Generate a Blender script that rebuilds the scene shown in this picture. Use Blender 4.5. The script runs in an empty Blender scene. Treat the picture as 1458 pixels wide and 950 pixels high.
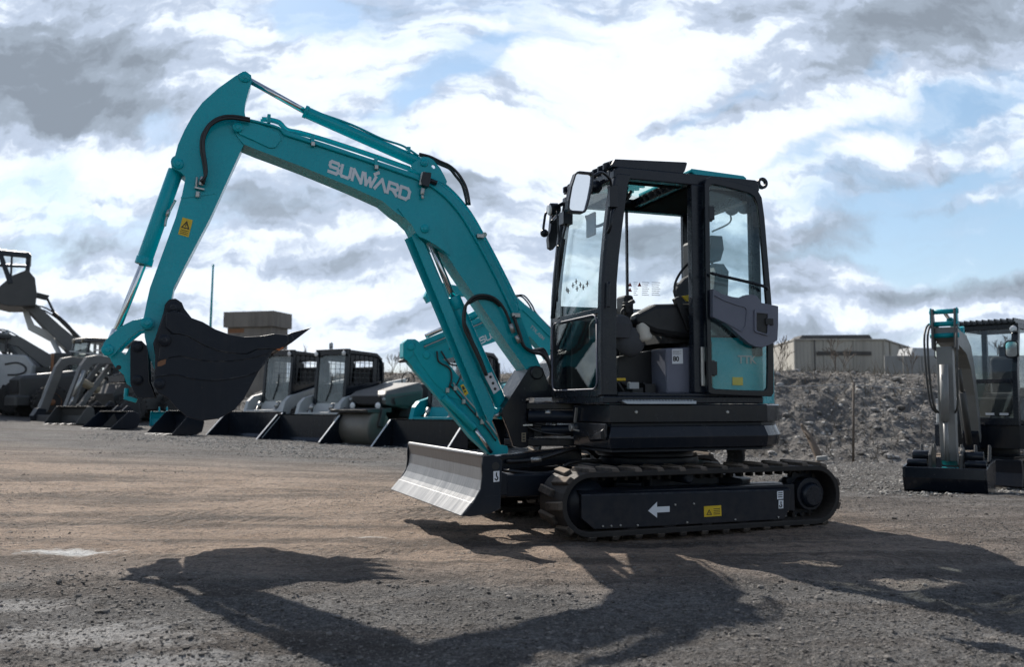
import bpy, bmesh, math, random
import numpy as np
from mathutils import Vector, Matrix
PI = math.pi
R = math.radians
scene = bpy.context.scene
COL = scene.collection
random.seed(7)
RNG = np.random.default_rng(11)

# ---------------------------------------------------------------- camera model (for tracing outlines on to real planes)
FOC, CAM_H, CAM_PITCH = 1262.06, 0.944, 0.0789
IMG_W, IMG_H = 1458.0, 950.0
CAM = np.array([0.0, 0.0, CAM_H])

def ray(px, py):
    u = (px - IMG_W / 2) / FOC
    w = (IMG_H / 2 - py) / FOC
    c, s = math.cos(CAM_PITCH), math.sin(CAM_PITCH)
    return np.array([u, c - w * s, s + w * c])

def frame(yaw):
    return np.array([-math.cos(yaw), -math.sin(yaw), 0.0]), np.array([math.sin(yaw), -math.cos(yaw), 0.0])

class Frame:
    """a machine's own axes: x forward, y to its left, z up; yaw 0 = facing -X of the yard"""
    def __init__(s, ox, oy, oz, yaw):
        s.o = np.array([ox, oy, oz], float); s.yaw = yaw
        s.F, s.L = frame(yaw)
    def at(s, px, py, y):
        d = ray(px, py)
        t = ((s.o - CAM) @ s.L + y) / (d @ s.L)
        P = CAM + d * t - s.o
        return (float(P @ s.F), y, float(P[2]))
    def tr(s, pts, y):
        return [(q[0], q[2]) for q in (s.at(a, b, y) for a, b in pts)]
    def path(s, pts, y):
        return [s.at(a, b, y) for a, b in pts]

def at_depth(px, py, Y):
    d = ray(px, py)
    return CAM + d * (Y / d[1])

# ---------------------------------------------------------------- terrain height
def sstep(a, b, v):
    t = np.clip((v - a) / (b - a), 0, 1)
    return t * t * (3 - 2 * t)

def base_z(x, y):
    x = np.asarray(x, float); y = np.asarray(y, float)
    return -0.031 * np.clip(x, -30, 12) * sstep(7.8, 12.5, y)

def gz(x, y):
    return float(base_z(x, y))

_perm = RNG.random((8, 257, 257))
def vnoise(x, y, k=0):
    xi = np.floor(x).astype(int); yi = np.floor(y).astype(int)
    fx = x - xi; fy = y - yi
    fx = fx * fx * (3 - 2 * fx); fy = fy * fy * (3 - 2 * fy)
    t = _perm[k % 8]
    a = t[xi % 256, yi % 256]; b = t[(xi + 1) % 256, yi % 256]
    c = t[xi % 256, (yi + 1) % 256]; d = t[(xi + 1) % 256, (yi + 1) % 256]
    return (a * (1 - fx) + b * fx) * (1 - fy) + (c * (1 - fx) + d * fx) * fy

# ---------------------------------------------------------------- tagging
def tag(o, label=None, cat=None, group=None, kind=None):
    if label: o['label'] = label
    if cat: o['category'] = cat
    if group: o['group'] = group
    if kind: o['kind'] = kind
    return o

def thing(name, label, cat, loc=(0, 0, 0), yaw=None, rz=0.0, group=None):
    o = bpy.data.objects.new(name, None)
    o.empty_display_size = 0.2
    COL.objects.link(o)
    o.location = loc
    o.rotation_euler = (0, 0, rz if yaw is None else yaw + PI)
    return tag(o, label, cat, group)

def kids(o):
    return [c for c in bpy.data.objects if c.parent == o]

def copy_tree(o, parent=None):
    c = o.copy(); COL.objects.link(c)
    if parent is not None: c.parent = parent
    for ch in kids(o): copy_tree(ch, c)
    return c

# ---------------------------------------------------------------- mesh builder
def smooth_path(pts, n=6):
    P = [Vector(p) for p in pts]
    if len(P) < 3: return P
    out = []
    for i in range(len(P) - 1):
        p0 = P[i - 1] if i else P[0] * 2 - P[1]
        p1, p2 = P[i], P[i + 1]
        p3 = P[i + 2] if i + 2 < len(P) else P[-1] * 2 - P[-2]
        for k in range(n):
            t = k / n
            out.append(0.5 * ((2 * p1) + (p2 - p0) * t + (2 * p0 - 5 * p1 + 4 * p2 - p3) * t * t + (3 * p1 - p0 - 3 * p2 + p3) * t ** 3))
    out.append(P[-1])
    return out

EACH_ALONE = {'side_doubler', 'hub_bolt', 'cover_bolt', 'skirt_bolt', 'pivot_pin', 'coupler_pin', 'bucket_pin', 'front_crossbar', 'cab_lining', 'hose_fitting',
              'cylinder_bracket', 'link_arm', 'bucket_link', 'doubler_plate', 'swing_cylinder', 'window_triangle', 'stick_head', 'ear', 'hook_roller', 'bucket_ear', 'head_plate', 'cab_lining'}

class MB:
    def __init__(s, M=None):
        s.bm = bmesh.new(); s.M = M
    def v(s, p):
        p = Vector(p)
        return s.bm.verts.new(s.M @ p if s.M else p)
    def face(s, vs, smooth=False):
        try:
            f = s.bm.faces.new(vs)
        except ValueError:
            return None
        f.smooth = smooth
        return f
    def loft(s, rings, cap=True, smooth=False, closed=True):
        vs = [[s.v(p) for p in r] for r in rings]
        n = len(vs[0])
        for a, b in zip(vs, vs[1:]):
            for i in range(n if closed else n - 1):
                j = (i + 1) % n
                s.face((a[i], a[j], b[j], b[i]), smooth)
        if cap:
            for r in (vs[0][::-1], vs[-1]): s.face(r)
        return s
    def prism(s, pts, y0, y1):
        return s.loft([[(x, y0, z) for x, z in pts], [(x, y1, z) for x, z in pts]])
    def plan(s, pts, z0, z1):
        return s.loft([[(x, y, z0) for x, y in pts], [(x, y, z1) for x, y in pts]])
    def yz(s, pts, x0, x1):
        return s.loft([[(x0, y, z) for y, z in pts], [(x1, y, z) for y, z in pts]])
    def ring(s, outer, inner, y0, y1):
        """flat frame between two outlines of equal point count, in the xz plane"""
        n = len(outer)
        A = [[s.v((x, y, z)) for x, z in p] for p in (outer, inner) for y in (y0, y1)]
        for i in range(n):
            j = (i + 1) % n
            s.face((A[0][i], A[0][j], A[1][j], A[1][i])); s.face((A[2][j], A[2][i], A[3][i], A[3][j]))
            s.face((A[0][j], A[0][i], A[2][i], A[2][j])); s.face((A[1][i], A[1][j], A[3][j], A[3][i]))
        return s
    def box(s, x0, x1, y0, y1, z0, z1):
        return s.prism([(x0, z0), (x1, z0), (x1, z1), (x0, z1)], y0, y1)
    def bar(s, p0, p1, w, h, up=(0, 0, 1)):
        p0, p1 = Vector(p0), Vector(p1)
        d = (p1 - p0).normalized(); u = Vector(up)
        r = d.cross(u)
        if r.length < 1e-4: r = d.cross(Vector((1, 0, 0)))
        r.normalize(); u = r.cross(d)
        q = [(-w / 2, -h / 2), (w / 2, -h / 2), (w / 2, h / 2), (-w / 2, h / 2)]
        return s.loft([[p + r * a + u * b for a, b in q] for p in (p0, p1)])
    def cyl(s, p0, p1, r, r2=None, n=18, cap=True):
        p0, p1 = Vector(p0), Vector(p1); r2 = r if r2 is None else r2
        q = (p1 - p0).to_track_quat('Z', 'Y')
        c = [Vector((math.cos(2 * PI * i / n), math.sin(2 * PI * i / n), 0)) for i in range(n)]
        return s.loft([[p0 + q @ (a * r) for a in c], [p1 + q @ (a * r2) for a in c]], cap, True)
    def lathe(s, p0, axis, prof, n=24, cap=True):
        """prof: (distance along axis, radius)"""
        p0 = Vector(p0); q = Vector(axis).to_track_quat('Z', 'Y')
        rings = []
        for h, r in prof:
            rings.append([p0 + q @ Vector((r * math.cos(2 * PI * i / n), r * math.sin(2 * PI * i / n), h)) for i in range(n)])
        return s.loft(rings, cap, True)
    def tube(s, pts, r, n=8, sm=5):
        P = smooth_path(pts, sm) if sm else [Vector(p) for p in pts]
        rings = []; prev = None
        for i, p in enumerate(P):
            d = (P[min(i + 1, len(P) - 1)] - P[max(i - 1, 0)])
            if d.length < 1e-9: d = Vector((0, 0, 1))
            d.normalize()
            if prev is None:
                a = d.cross(Vector((0, 0, 1)))
                if a.length < .1: a = d.cross(Vector((0, 1, 0)))
            else:
                a = prev - d * prev.dot(d)
            a.normalize(); prev = a; b = d.cross(a)
            rr = r[min(i * len(r) // len(P), len(r) - 1)] if isinstance(r, (list, tuple)) else r
            rings.append([p + a * (rr * math.cos(2 * PI * k / n)) + b * (rr * math.sin(2 * PI * k / n)) for k in range(n)])
        return s.loft(rings, True, True)
    def ball(s, c, r, sx=1, sy=1, sz=1, n=14, m=8):
        c = Vector(c); rings = []
        for j in range(m + 1):
            t = PI * (j + .02) / (m + .04)
            rings.append([c + Vector((sx * r * math.sin(t) * math.cos(2 * PI * i / n), sy * r * math.sin(t) * math.sin(2 * PI * i / n), -sz * r * math.cos(t))) for i in range(n)])
        return s.loft(rings, True, True)
    def rbox(s, x0, x1, y0, y1, z0, z1, r=.05, k=4):
        """box with rounded vertical edges and a softened top"""
        pl = rrect(x0, x1, y0, y1, r, k)
        cx, cy = (x0 + x1) / 2, (y0 + y1) / 2
        ins = lambda d: [(cx + (x - cx) * (1 - 2 * d / (x1 - x0)), cy + (y - cy) * (1 - 2 * d / (y1 - y0))) for x, y in pl]
        h = min(r, (z1 - z0) / 2)
        return s.loft([[(x, y, z0) for x, y in pl], [(x, y, z1 - h * .9) for x, y in pl],
                       [(x, y, z1 - h * .3) for x, y in ins(h * .25)], [(x, y, z1) for x, y in ins(h * .8)]], True, False)
    def build(s, name, mat, parent=None, bevel=0.0, seg=2):
        bm = s.bm
        if name in EACH_ALONE:                       # bolts, pins, paired plates: one object per piece
            bm.verts.ensure_lookup_table(); seen = set(); isl = []
            for v0 in bm.verts:
                if v0 in seen: continue
                st = [v0]; seen.add(v0); grp = []
                while st:
                    q = st.pop(); grp.append(q)
                    for e in q.link_edges:
                        w = e.other_vert(q)
                        if w not in seen: seen.add(w); st.append(w)
                isl.append(grp)
            if len(isl) > 1:
                first = None
                for grp in isl:
                    nb = MB(); mp = {v: nb.bm.verts.new(v.co) for v in grp}
                    for f in {f for v in grp for f in v.link_faces}:
                        nb.face([mp[v] for v in f.verts], f.smooth)
                    bm_o = nb._finish(name, mat, parent, bevel, seg)
                    first = first or bm_o
                bm.free()
                return first
        return s._finish(name, mat, parent, bevel, seg)
    def _finish(s, name, mat, parent, bevel, seg):
        bm = s.bm
        bmesh.ops.recalc_face_normals(bm, faces=bm.faces)
        big = [f for f in bm.faces if len(f.verts) > 4]
        if big: bmesh.ops.triangulate(bm, faces=big, ngon_method='EAR_CLIP')
        me = bpy.data.meshes.new(name); bm.to_mesh(me); bm.free()
        me.materials.append(mat)
        o = bpy.data.objects.new(name, me); COL.objects.link(o)
        if parent is not None: o.parent = parent
        if bevel:
            m = o.modifiers.new('edge', 'BEVEL'); m.width = bevel; m.segments = seg
            m.limit_method = 'ANGLE'; m.angle_limit = R(42); m.use_clamp_overlap = True
        return o

def rrect(x0, x1, y0, y1, r, k=4):
    out = []
    for cx, cy, a in ((x1 - r, y1 - r, 0), (x0 + r, y1 - r, 90), (x0 + r, y0 + r, 180), (x1 - r, y0 + r, 270)):
        for i in range(k + 1):
            t = R(a + 90 * i / k); out.append((cx + r * math.cos(t), cy + r * math.sin(t)))
    return out

def arc(cx, cz, r, a0, a1, n=10):
    return [(cx + r * math.cos(R(a0 + (a1 - a0) * i / n)), cz + r * math.sin(R(a0 + (a1 - a0) * i / n))) for i in range(n + 1)]

def lerp(a, b, t): return a + (b - a) * t

def interp(tab, z):
    tab = sorted(tab, key=lambda q: q[1])
    if z <= tab[0][1]: return tab[0][0]
    for (x0, z0), (x1, z1) in zip(tab, tab[1:]):
        if z <= z1: return lerp(x0, x1, (z - z0) / (z1 - z0))
    return tab[-1][0]

def mesh_np(name, V, F, mat, parent=None, smooth=False):
    """V (n,3) verts, F (m,k) faces"""
    V = np.asarray(V, np.float32); F = np.asarray(F, np.int32)
    me = bpy.data.meshes.new(name)
    me.vertices.add(len(V)); me.vertices.foreach_set('co', V.ravel())
    k = F.shape[1]
    me.loops.add(F.size); me.loops.foreach_set('vertex_index', F.ravel())
    me.polygons.add(len(F))
    me.polygons.foreach_set('loop_start', np.arange(0, F.size, k, dtype=np.int32))
    me.polygons.foreach_set('use_smooth', np.full(len(F), smooth))
    me.update(calc_edges=True); me.validate()
    me.materials.append(mat)
    o = bpy.data.objects.new(name, me); COL.objects.link(o)
    if parent is not None: o.parent = parent
    return o

# block lettering: strokes on a grid, x 0..1, y 0..1
GLYPH = {
 'S': [[(1, .86), (.86, 1), (.14, 1), (0, .86), (0, .62), (.12, .5), (.88, .5), (1, .38), (1, .14), (.86, 0), (0, 0)]],
 'U': [[(0, 1), (0, .16), (.16, 0), (.84, 0), (1, .16), (1, 1)]],
 'N': [[(0, 0), (0, 1), (1, 0), (1, 1)]],
 'W': [[(-.1, 1), (.22, 0), (.5, .72), (.78, 0), (1.12, 1)]],
 'A': [[(-.1, 0), (.5, 1), (1.1, 0)]],
 'R': [[(0, 0), (0, 1), (.84, 1), (1, .84), (1, .58), (.84, .44), (0, .44)], [(.45, .44), (1.02, 0)]],
 'D': [[(0, 0), (0, 1), (.75, 1), (1, .75), (1, .25), (.75, 0), (0, 0)]],
 "'": [[(-.4, 1.25), (-.05, 1.5)]],
}
def lettering(mb, word, place, adv=1.34, th=.24):
    """place(x, y) -> (px, pz) in the xz plane, returned faces lie on y planes given by mb.ly"""
    x = 0
    y0, y1 = mb.ly
    k = 0
    for ch in word:
        for st in GLYPH[ch]:
            for (ax, ay), (bx, by) in zip(st, st[1:]):
                L = math.hypot(bx - ax, by - ay); dx, dy = (bx - ax) / L, (by - ay) / L
                e = th * .42
                nx, ny = -dy * th / 2, dx * th / 2
                q = [(ax - dx * e + nx, ay - dy * e + ny), (bx + dx * e + nx, by + dy * e + ny), (bx + dx * e - nx, by + dy * e - ny), (ax - dx * e - nx, ay - dy * e - ny)]
                off = .00012 * k; k += 1       # strokes that overlap at a joint never share a plane
                mb.prism([place(x + a, b) for a, b in q], y0, y1 + off)
        if ch != "'": x += adv
    return x

def text_mesh(body, size, mat, name, parent, M, bold=0.0, align='CENTER'):
    cu = bpy.data.curves.new('lettering_curve', 'FONT')
    cu.body = body; cu.size = size; cu.align_x = align; cu.align_y = 'CENTER'; cu.extrude = .0008; cu.offset = bold
    ob = bpy.data.objects.new('lettering_tmp', cu); COL.objects.link(ob)
    bpy.context.view_layer.update()
    me = bpy.data.meshes.new_from_object(ob.evaluated_get(bpy.context.evaluated_depsgraph_get()))
    bpy.data.objects.remove(ob); bpy.data.curves.remove(cu)
    me.transform(M); me.materials.clear(); me.materials.append(mat); me.name = name
    o = bpy.data.objects.new(name, me); COL.objects.link(o)
    if parent is not None: o.parent = parent
    return o

def face_M(p, xdir, ydir):
    """matrix that stands flat lettering up: text x along xdir, text y along ydir"""
    x = Vector(xdir).normalized(); y = Vector(ydir).normalized(); z = x.cross(y)
    return Matrix.Translation(Vector(p)) @ Matrix((x, y, z)).transposed().to_4x4()
# ---------------------------------------------------------------- materials
class G:
    """thin wrapper to write node graphs as expressions"""
    def __init__(s, nt): s.nt = nt; s.n = nt.nodes; s.l = nt.links
    def node(s, t, **kw):
        nd = s.n.new(t)
        for k, val in kw.items(): setattr(nd, k, val)
        return nd
    def put(s, sock, val):
        if isinstance(val, bpy.types.NodeSocket): s.l.new(val, sock)
        else: sock.default_value = val
    def m(s, op, a, b=None, c=None, clamp=False):
        nd = s.node('ShaderNodeMath', operation=op, use_clamp=clamp)
        s.put(nd.inputs[0], a)
        if b is not None: s.put(nd.inputs[1], b)
        if c is not None: s.put(nd.inputs[2], c)
        return nd.outputs[0]
    def add(s, *a):
        r = a[0]
        for q in a[1:]: r = s.m('ADD', r, q)
        return r
    def mul(s, a, b): return s.m('MULTIPLY', a, b)
    def sub(s, a, b): return s.m('SUBTRACT', a, b)
    def ramp(s, v, a, b, clamp=True, lo=0.0, hi=1.0, smooth=False):
        nd = s.node('ShaderNodeMapRange', clamp=clamp, interpolation_type='SMOOTHSTEP' if smooth else 'LINEAR')
        s.put(nd.inputs[0], v)
        for i, q in zip((1, 2, 3, 4), (a, b, lo, hi)): s.put(nd.inputs[i], q)
        return nd.outputs[0]
    def mix(s, f, a, b, blend='MIX'):
        nd = s.node('ShaderNodeMix', data_type='RGBA', blend_type=blend)
        s.put(nd.inputs[0], f)
        for i, q in ((6, a), (7, b)):
            s.put(nd.inputs[i], q if isinstance(q, bpy.types.NodeSocket) else (*q[:3], 1))
        return nd.outputs[2]
    def coord(s, out='Object'):
        if not hasattr(s, '_tc'): s._tc = s.node('ShaderNodeTexCoord')
        return s._tc.outputs[out]
    def mapping(s, vec, scale=(1, 1, 1), rot=(0, 0, 0), loc=(0, 0, 0)):
        nd = s.node('ShaderNodeMapping'); s.put(nd.inputs[0], vec)
        nd.inputs[1].default_value = loc; nd.inputs[2].default_value = rot; nd.inputs[3].default_value = scale
        return nd.outputs[0]
    def noise(s, vec, scale, detail=4, rough=.55, dist=0.0, out=0, typ='FBM'):
        nd = s.node('ShaderNodeTexNoise'); s.put(nd.inputs['Vector'], vec)
        nd.inputs['Scale'].default_value = scale; nd.inputs['Detail'].default_value = detail
        nd.inputs['Roughness'].default_value = rough; nd.inputs['Distortion'].default_value = dist
        return nd.outputs[out]
    def voro(s, vec, scale, feature='F1', out='Distance', rnd=1.0):
        nd = s.node('ShaderNodeTexVoronoi', feature=feature); s.put(nd.inputs['Vector'], vec)
        nd.inputs['Scale'].default_value = scale
        nd.inputs['Randomness'].default_value = rnd
        return nd.outputs[out]
    def bump(s, h, strength=.3, dist=.02, normal=None):
        nd = s.node('ShaderNodeBump'); s.put(nd.inputs['Height'], h)
        nd.inputs['Strength'].default_value = strength; nd.inputs['Distance'].default_value = dist
        if normal is not None: s.put(nd.inputs['Normal'], normal)
        return nd.outputs[0]
    def sep(s, vec):
        nd = s.node('ShaderNodeSeparateXYZ'); s.put(nd.inputs[0], vec); return nd.outputs

def new_mat(name):
    m = bpy.data.materials.new(name); m.use_nodes = True
    nt = m.node_tree
    b = nt.nodes['Principled BSDF']
    return m, G(nt), b

def paint(name, col, rough=.35, metal=0.0, dust=.25, dustcol=(.16, .13, .105), coat=0.0, wear=0.0, scale=1.0, grime=.12, spec=.5, scuff=0.0, edge=0.0, splash=0.0):
    """painted or coated surface with faint mottling, settled dust and chips"""
    m, g, b = new_mat(name)
    oc = g.coord()
    n1 = g.noise(oc, 2.3 * scale, 6, .62)
    n2 = g.noise(oc, 17 * scale, 5, .6)
    n3 = g.noise(oc, 90 * scale, 3, .6)
    c = g.mix(g.ramp(n1, .3, .75), tuple(k * (1 - grime) for k in col), tuple(min(1, k * (1 + grime)) for k in col))
    geo = g.node('ShaderNodeNewGeometry')
    up = g.ramp(g.sep(geo.outputs['Normal'])[2], .2, 1.0)
    patch = g.ramp(g.add(g.mul(n1, .55), g.mul(n2, .45)), .42, .72)
    d = g.mul(g.add(g.mul(patch, .45), g.mul(up, .75)), dust)
    c = g.mix(g.m('MINIMUM', d, 1.0), c, dustcol)
    if wear:
        chips = g.ramp(g.add(g.mul(n2, .5), g.mul(n3, .5)), .66 - wear * .12, .70 - wear * .12)
        c = g.mix(g.mul(chips, .8), c, (.11, .075, .055))
    if scuff:
        sc = g.noise(g.mapping(oc, (3, 3, 40), (.3, .5, .2)), 2.0, 6, .7); pt = g.ramp(n1, .5, .66)
        c = g.mix(g.mul(g.mul(g.ramp(sc, .60, .68), pt), scuff), c, (.16, .16, .165))
        wash = g.noise(g.mapping(oc, (7, 7, .6)), 1.6, 5, .65)
        c = g.mix(g.mul(g.ramp(wash, .52, .75), scuff * .35), c, dustcol)
    if splash:
        zz_ = g.sep(oc)[2]
        lowz = g.ramp(g.add(zz_, g.mul(g.sub(n1, .5), .5), g.mul(g.sub(n2, .5), .25)), .42, .02)
        c = g.mix(g.mul(g.mul(lowz, g.ramp(n2, .35, .65, lo=.35)), splash), c, (.20, .155, .12))
    if edge:
        bv = g.node('ShaderNodeBevel'); bv.samples = 3; bv.inputs['Radius'].default_value = .009
        dn = g.node('ShaderNodeVectorMath', operation='DOT_PRODUCT'); g.put(dn.inputs[0], bv.outputs[0]); g.put(dn.inputs[1], geo.outputs['Normal'])
        pt_ = g.mul(g.ramp(dn.outputs['Value'], .96, .80), g.ramp(g.add(g.mul(n2, .6), g.mul(n1, .4)), .45, .58))
        c = g.mix(g.mul(pt_, edge), c, (.26, .25, .235))
    g.put(b.inputs['Base Color'], c)
    g.put(b.inputs['Roughness'], g.ramp(g.add(g.mul(n2, .5), g.mul(d, .7)), .1, .9, lo=max(.05, rough - .12), hi=min(1, rough + .3)))
    b.inputs['Metallic'].default_value = metal; b.inputs['Specular IOR Level'].default_value = spec
    if coat:
        b.inputs['Coat Weight'].default_value = coat; b.inputs['Coat Roughness'].default_value = .12
    g.put(b.inputs['Normal'], g.bump(g.add(n3, g.mul(n2, .8)), .06, .004))
    return m

def glass(name, tint, refl=.5, alpha=.0, gcol=(.9, .95, .95)):
    """flat safety glass: looked through, with a real surface reflection"""
    m = bpy.data.materials.new(name); m.use_nodes = True
    nt = m.node_tree; nt.nodes.clear(); g = G(nt)
    out = g.node('ShaderNodeOutputMaterial')
    t = g.node('ShaderNodeBsdfTransparent'); t.inputs[0].default_value = (*tint, 1)
    gl = g.node('ShaderNodeBsdfGlossy'); gl.inputs['Roughness'].default_value = .02; gl.inputs[0].default_value = (*gcol, 1)
    geo = g.node('ShaderNodeNewGeometry'); dt = g.node('ShaderNodeVectorMath', operation='DOT_PRODUCT')
    nt.links.new(geo.outputs['Normal'], dt.inputs[0]); nt.links.new(geo.outputs['Incoming'], dt.inputs[1])
    fre = g.m('ADD', .03, g.mul(g.m('POWER', g.sub(1.0, g.m('ABSOLUTE', dt.outputs['Value'])), 5.0), .9))
    mx = g.node('ShaderNodeMixShader')
    dirt = g.noise(g.coord(), 3.0, 5, .6)
    g.put(mx.inputs[0], g.mul(g.m('ADD', g.mul(fre, 1.2), g.mul(g.ramp(dirt, .45, .8), .03)), refl))
    nt.links.new(t.outputs[0], mx.inputs[1]); nt.links.new(gl.outputs[0], mx.inputs[2])
    last = mx.outputs[0]
    if alpha:
        df = g.node('ShaderNodeBsdfDiffuse'); df.inputs[0].default_value = (.35, .38, .38, 1)
        m2 = g.node('ShaderNodeMixShader'); g.put(m2.inputs[0], g.ramp(dirt, .3, .8, lo=alpha * .4, hi=alpha))
        nt.links.new(last, m2.inputs[1]); nt.links.new(df.outputs[0], m2.inputs[2]); last = m2.outputs[0]
    nt.links.new(last, out.inputs[0])
    return m

MT = {}
MT['teal'] = paint('teal_paint', (.0, .375, .435), .30, dust=.012, grime=.07, spec=.30, scuff=.16, edge=.12)
MT['teal_dusty'] = paint('teal_paint_dusty', (.0, .34, .39), .4, dust=.03, spec=.28, scuff=.3, edge=.25)
MT['black'] = paint('black_paint', (.007, .0105, .017), .27, dust=.03, coat=.1, spec=.45, scuff=.2) if False else paint('black_paint', (.007, .0105, .017), .27, dust=.015, coat=.06, spec=.3, scuff=.15, edge=.25)
MT['navy'] = paint('navy_black_paint', (.007, .012, .021), .40, dust=.015, spec=.24, scuff=.10, edge=.35, splash=.16)
MT['bucket'] = paint('bucket_black_paint', (.009, .0135, .022), .42, dust=.0, wear=.04, spec=.22, scuff=.2, edge=.55)
MT['cabgrey'] = paint('cab_charcoal_paint', (.010, .0145, .023), .32, dust=.015, spec=.32, scuff=.12)
MT['plastic'] = paint('grey_plastic', (.135, .143, .185), .55, dust=.05)
MT['darkplastic'] = paint('dark_plastic', (.012, .013, .015), .5, dust=.06, spec=.4)
MT['lining'] = paint('roof_lining', (.016, .015, .015), .95, dust=0, spec=.05)
MT['seat'] = paint('seat_fabric', (.06, .062, .068), .85, dust=.1, scale=3)
MT['rubber'] = paint('hose_rubber', (.012, .012, .013), .42, dust=.06)
MT['track'] = paint('track_rubber', (.016, .015, .015), .7, dust=.22, dustcol=(.2, .16, .125), scale=2, spec=.35)
MT['tread'] = paint('tread_rubber', (.03, .027, .025), .8, dust=.62, dustcol=(.42, .33, .25), scale=3, spec=.3)
MT['tyre'] = paint('tyre_rubber', (.02, .02, .02), .85, dust=.5, dustcol=(.12, .105, .09), scale=2)
MT['chrome'] = paint('chrome_rod', (.62, .62, .62), .16, metal=1.0, dust=.03)
MT['zinc'] = paint('zinc_fitting', (.45, .45, .43), .4, metal=.7, dust=.2)
MT['silver'] = paint('silver_step', (.42, .46, .5), .45, metal=.4, dust=.15)
MT['white'] = paint('white_decal_and_lit_edge', (.72, .74, .76), .5, dust=.06)
MT['yellow'] = paint('yellow_decal', (.72, .48, .015), .5, dust=.05)
MT['ink'] = paint('black_ink', (.015, .015, .015), .6, dust=0)
MT['red'] = paint('red_paint', (.4, .02, .02), .5, dust=.1)
MT['orange'] = paint('orange_paint', (.5, .13, .02), .5, dust=.1)
MT['grey'] = paint('loader_grey_paint', (.50, .51, .50), .42, dust=.25, dustcol=(.15, .14, .125), wear=.2)
MT['greyarm'] = paint('mid_grey_paint', (.21, .212, .205), .45, dust=.3, dustcol=(.17, .155, .135), wear=.3)
MT['greymid'] = paint('dusty_grey_paint', (.115, .116, .112), .5, dust=.35, dustcol=(.14, .125, .11), wear=.35)
MT['greydark'] = paint('dark_grey_paint', (.05, .051, .05), .5, dust=.3, dustcol=(.12, .11, .1), wear=.3)
MT['greylight'] = paint('pale_grey_paint', (.42, .43, .43), .4, dust=.2, wear=.15)
MT['beige'] = paint('drum_steel', (.19, .175, .15), .55, metal=.3, dust=.3)
MT['rust'] = paint('rusty_rim', (.22, .10, .045), .75, dust=.3)
MT['tan'] = paint('tan_paint', (.3, .25, .17), .5, dust=.25)
MT['lamp'] = paint('lamp_lens', (.75, .75, .74), .2, dust=.0, coat=.5)
MT['wood'] = paint('weathered_wood', (.17, .125, .09), .85, dust=.3, scale=3)
MT['twig'] = paint('bare_twig', (.12, .095, .075), .9, dust=.1)
MT['wire'] = paint('galvanised_wire', (.33, .33, .33), .5, metal=.5, dust=.1)
MT['cream'] = paint('cream_vinyl', (.62, .58, .5), .6, dust=.1)
MT['mirror'] = paint('mirror_face', (.85, .87, .88), .03, metal=1.0, dust=0, grime=0)
MT['glass'] = glass('side_glass', (.97, .985, .985), .7, .015)
MT['windscreen'] = glass('front_glass', (.93, .975, .965), .7, .03)
MT['tinted'] = glass('tinted_glass', (.90, .96, .965), .6, 0)
MT['sheenglass'] = glass('painted_sheen_glass', (.92, .94, .94), 1.2, .30)  # pale diffuse layer painted in for reflections on the loaders' front windows
MT['darkglass'] = glass('dark_cab_glass', (.72, .76, .77), .9, .05)
MT['roofglass'] = glass('roof_glass', (.94, .98, .96), .6)

def worn_steel():
    m, g, b = new_mat('worn_blade_steel')
    oc = g.coord()
    st = g.noise(g.mapping(oc, (1, 26, .8)), 2.2, 6, .65)
    n = g.noise(oc, 9, 5, .6)
    z = g.sep(oc)[2]
    hi = g.ramp(g.add(z, g.mul(n, .06)), .33, .46)
    c = g.mix(g.ramp(st, .38, .68), (.20, .198, .196), (.37, .37, .37))
    c = g.mix(g.mul(hi, .35), c, (.17, .165, .165))
    c = g.mix(g.ramp(g.noise(oc, 4, 4), .62, .78, hi=.15), c, (.15, .10, .07))
    g.put(b.inputs['Base Color'], c); b.inputs['Metallic'].default_value = .75
    g.put(b.inputs['Roughness'], g.ramp(st, .3, .7, lo=.36, hi=.55))
    g.put(b.inputs['Normal'], g.bump(st, .12, .004))
    return m
MT['steel'] = worn_steel()

def concrete(name, a, c2, scale=1.0, stain=.6):
    m, g, b = new_mat(name)
    oc = g.coord()
    n = g.noise(oc, .6 * scale, 7, .6)
    v = g.noise(g.mapping(oc, (2.0 * scale, 2.0 * scale, .12 * scale)), 1.0, 6, .65)
    c = g.mix(g.ramp(n, .3, .7), a, c2)
    c = g.mix(g.ramp(v, .5, .72, hi=stain), c, tuple(k * .35 for k in a))
    g.put(b.inputs['Base Color'], c); b.inputs['Roughness'].default_value = .9
    g.put(b.inputs['Normal'], g.bump(g.noise(oc, 6 * scale, 5), .3, .05))
    return m
MT['concrete'] = concrete('stained_concrete', (.24, .215, .185), (.17, .155, .138), .5, .9)
MT['hall'] = concrete('pale_wall_panels', (.42, .40, .35), (.33, .315, .285), .3, .35)
MT['halldark'] = concrete('dark_wall_strip', (.06, .058, .055), (.09, .085, .08), .3, .3)
MT['slab'] = concrete('wall_slabs', (.3, .3, .29), (.24, .24, .23), .4, .3)

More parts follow.
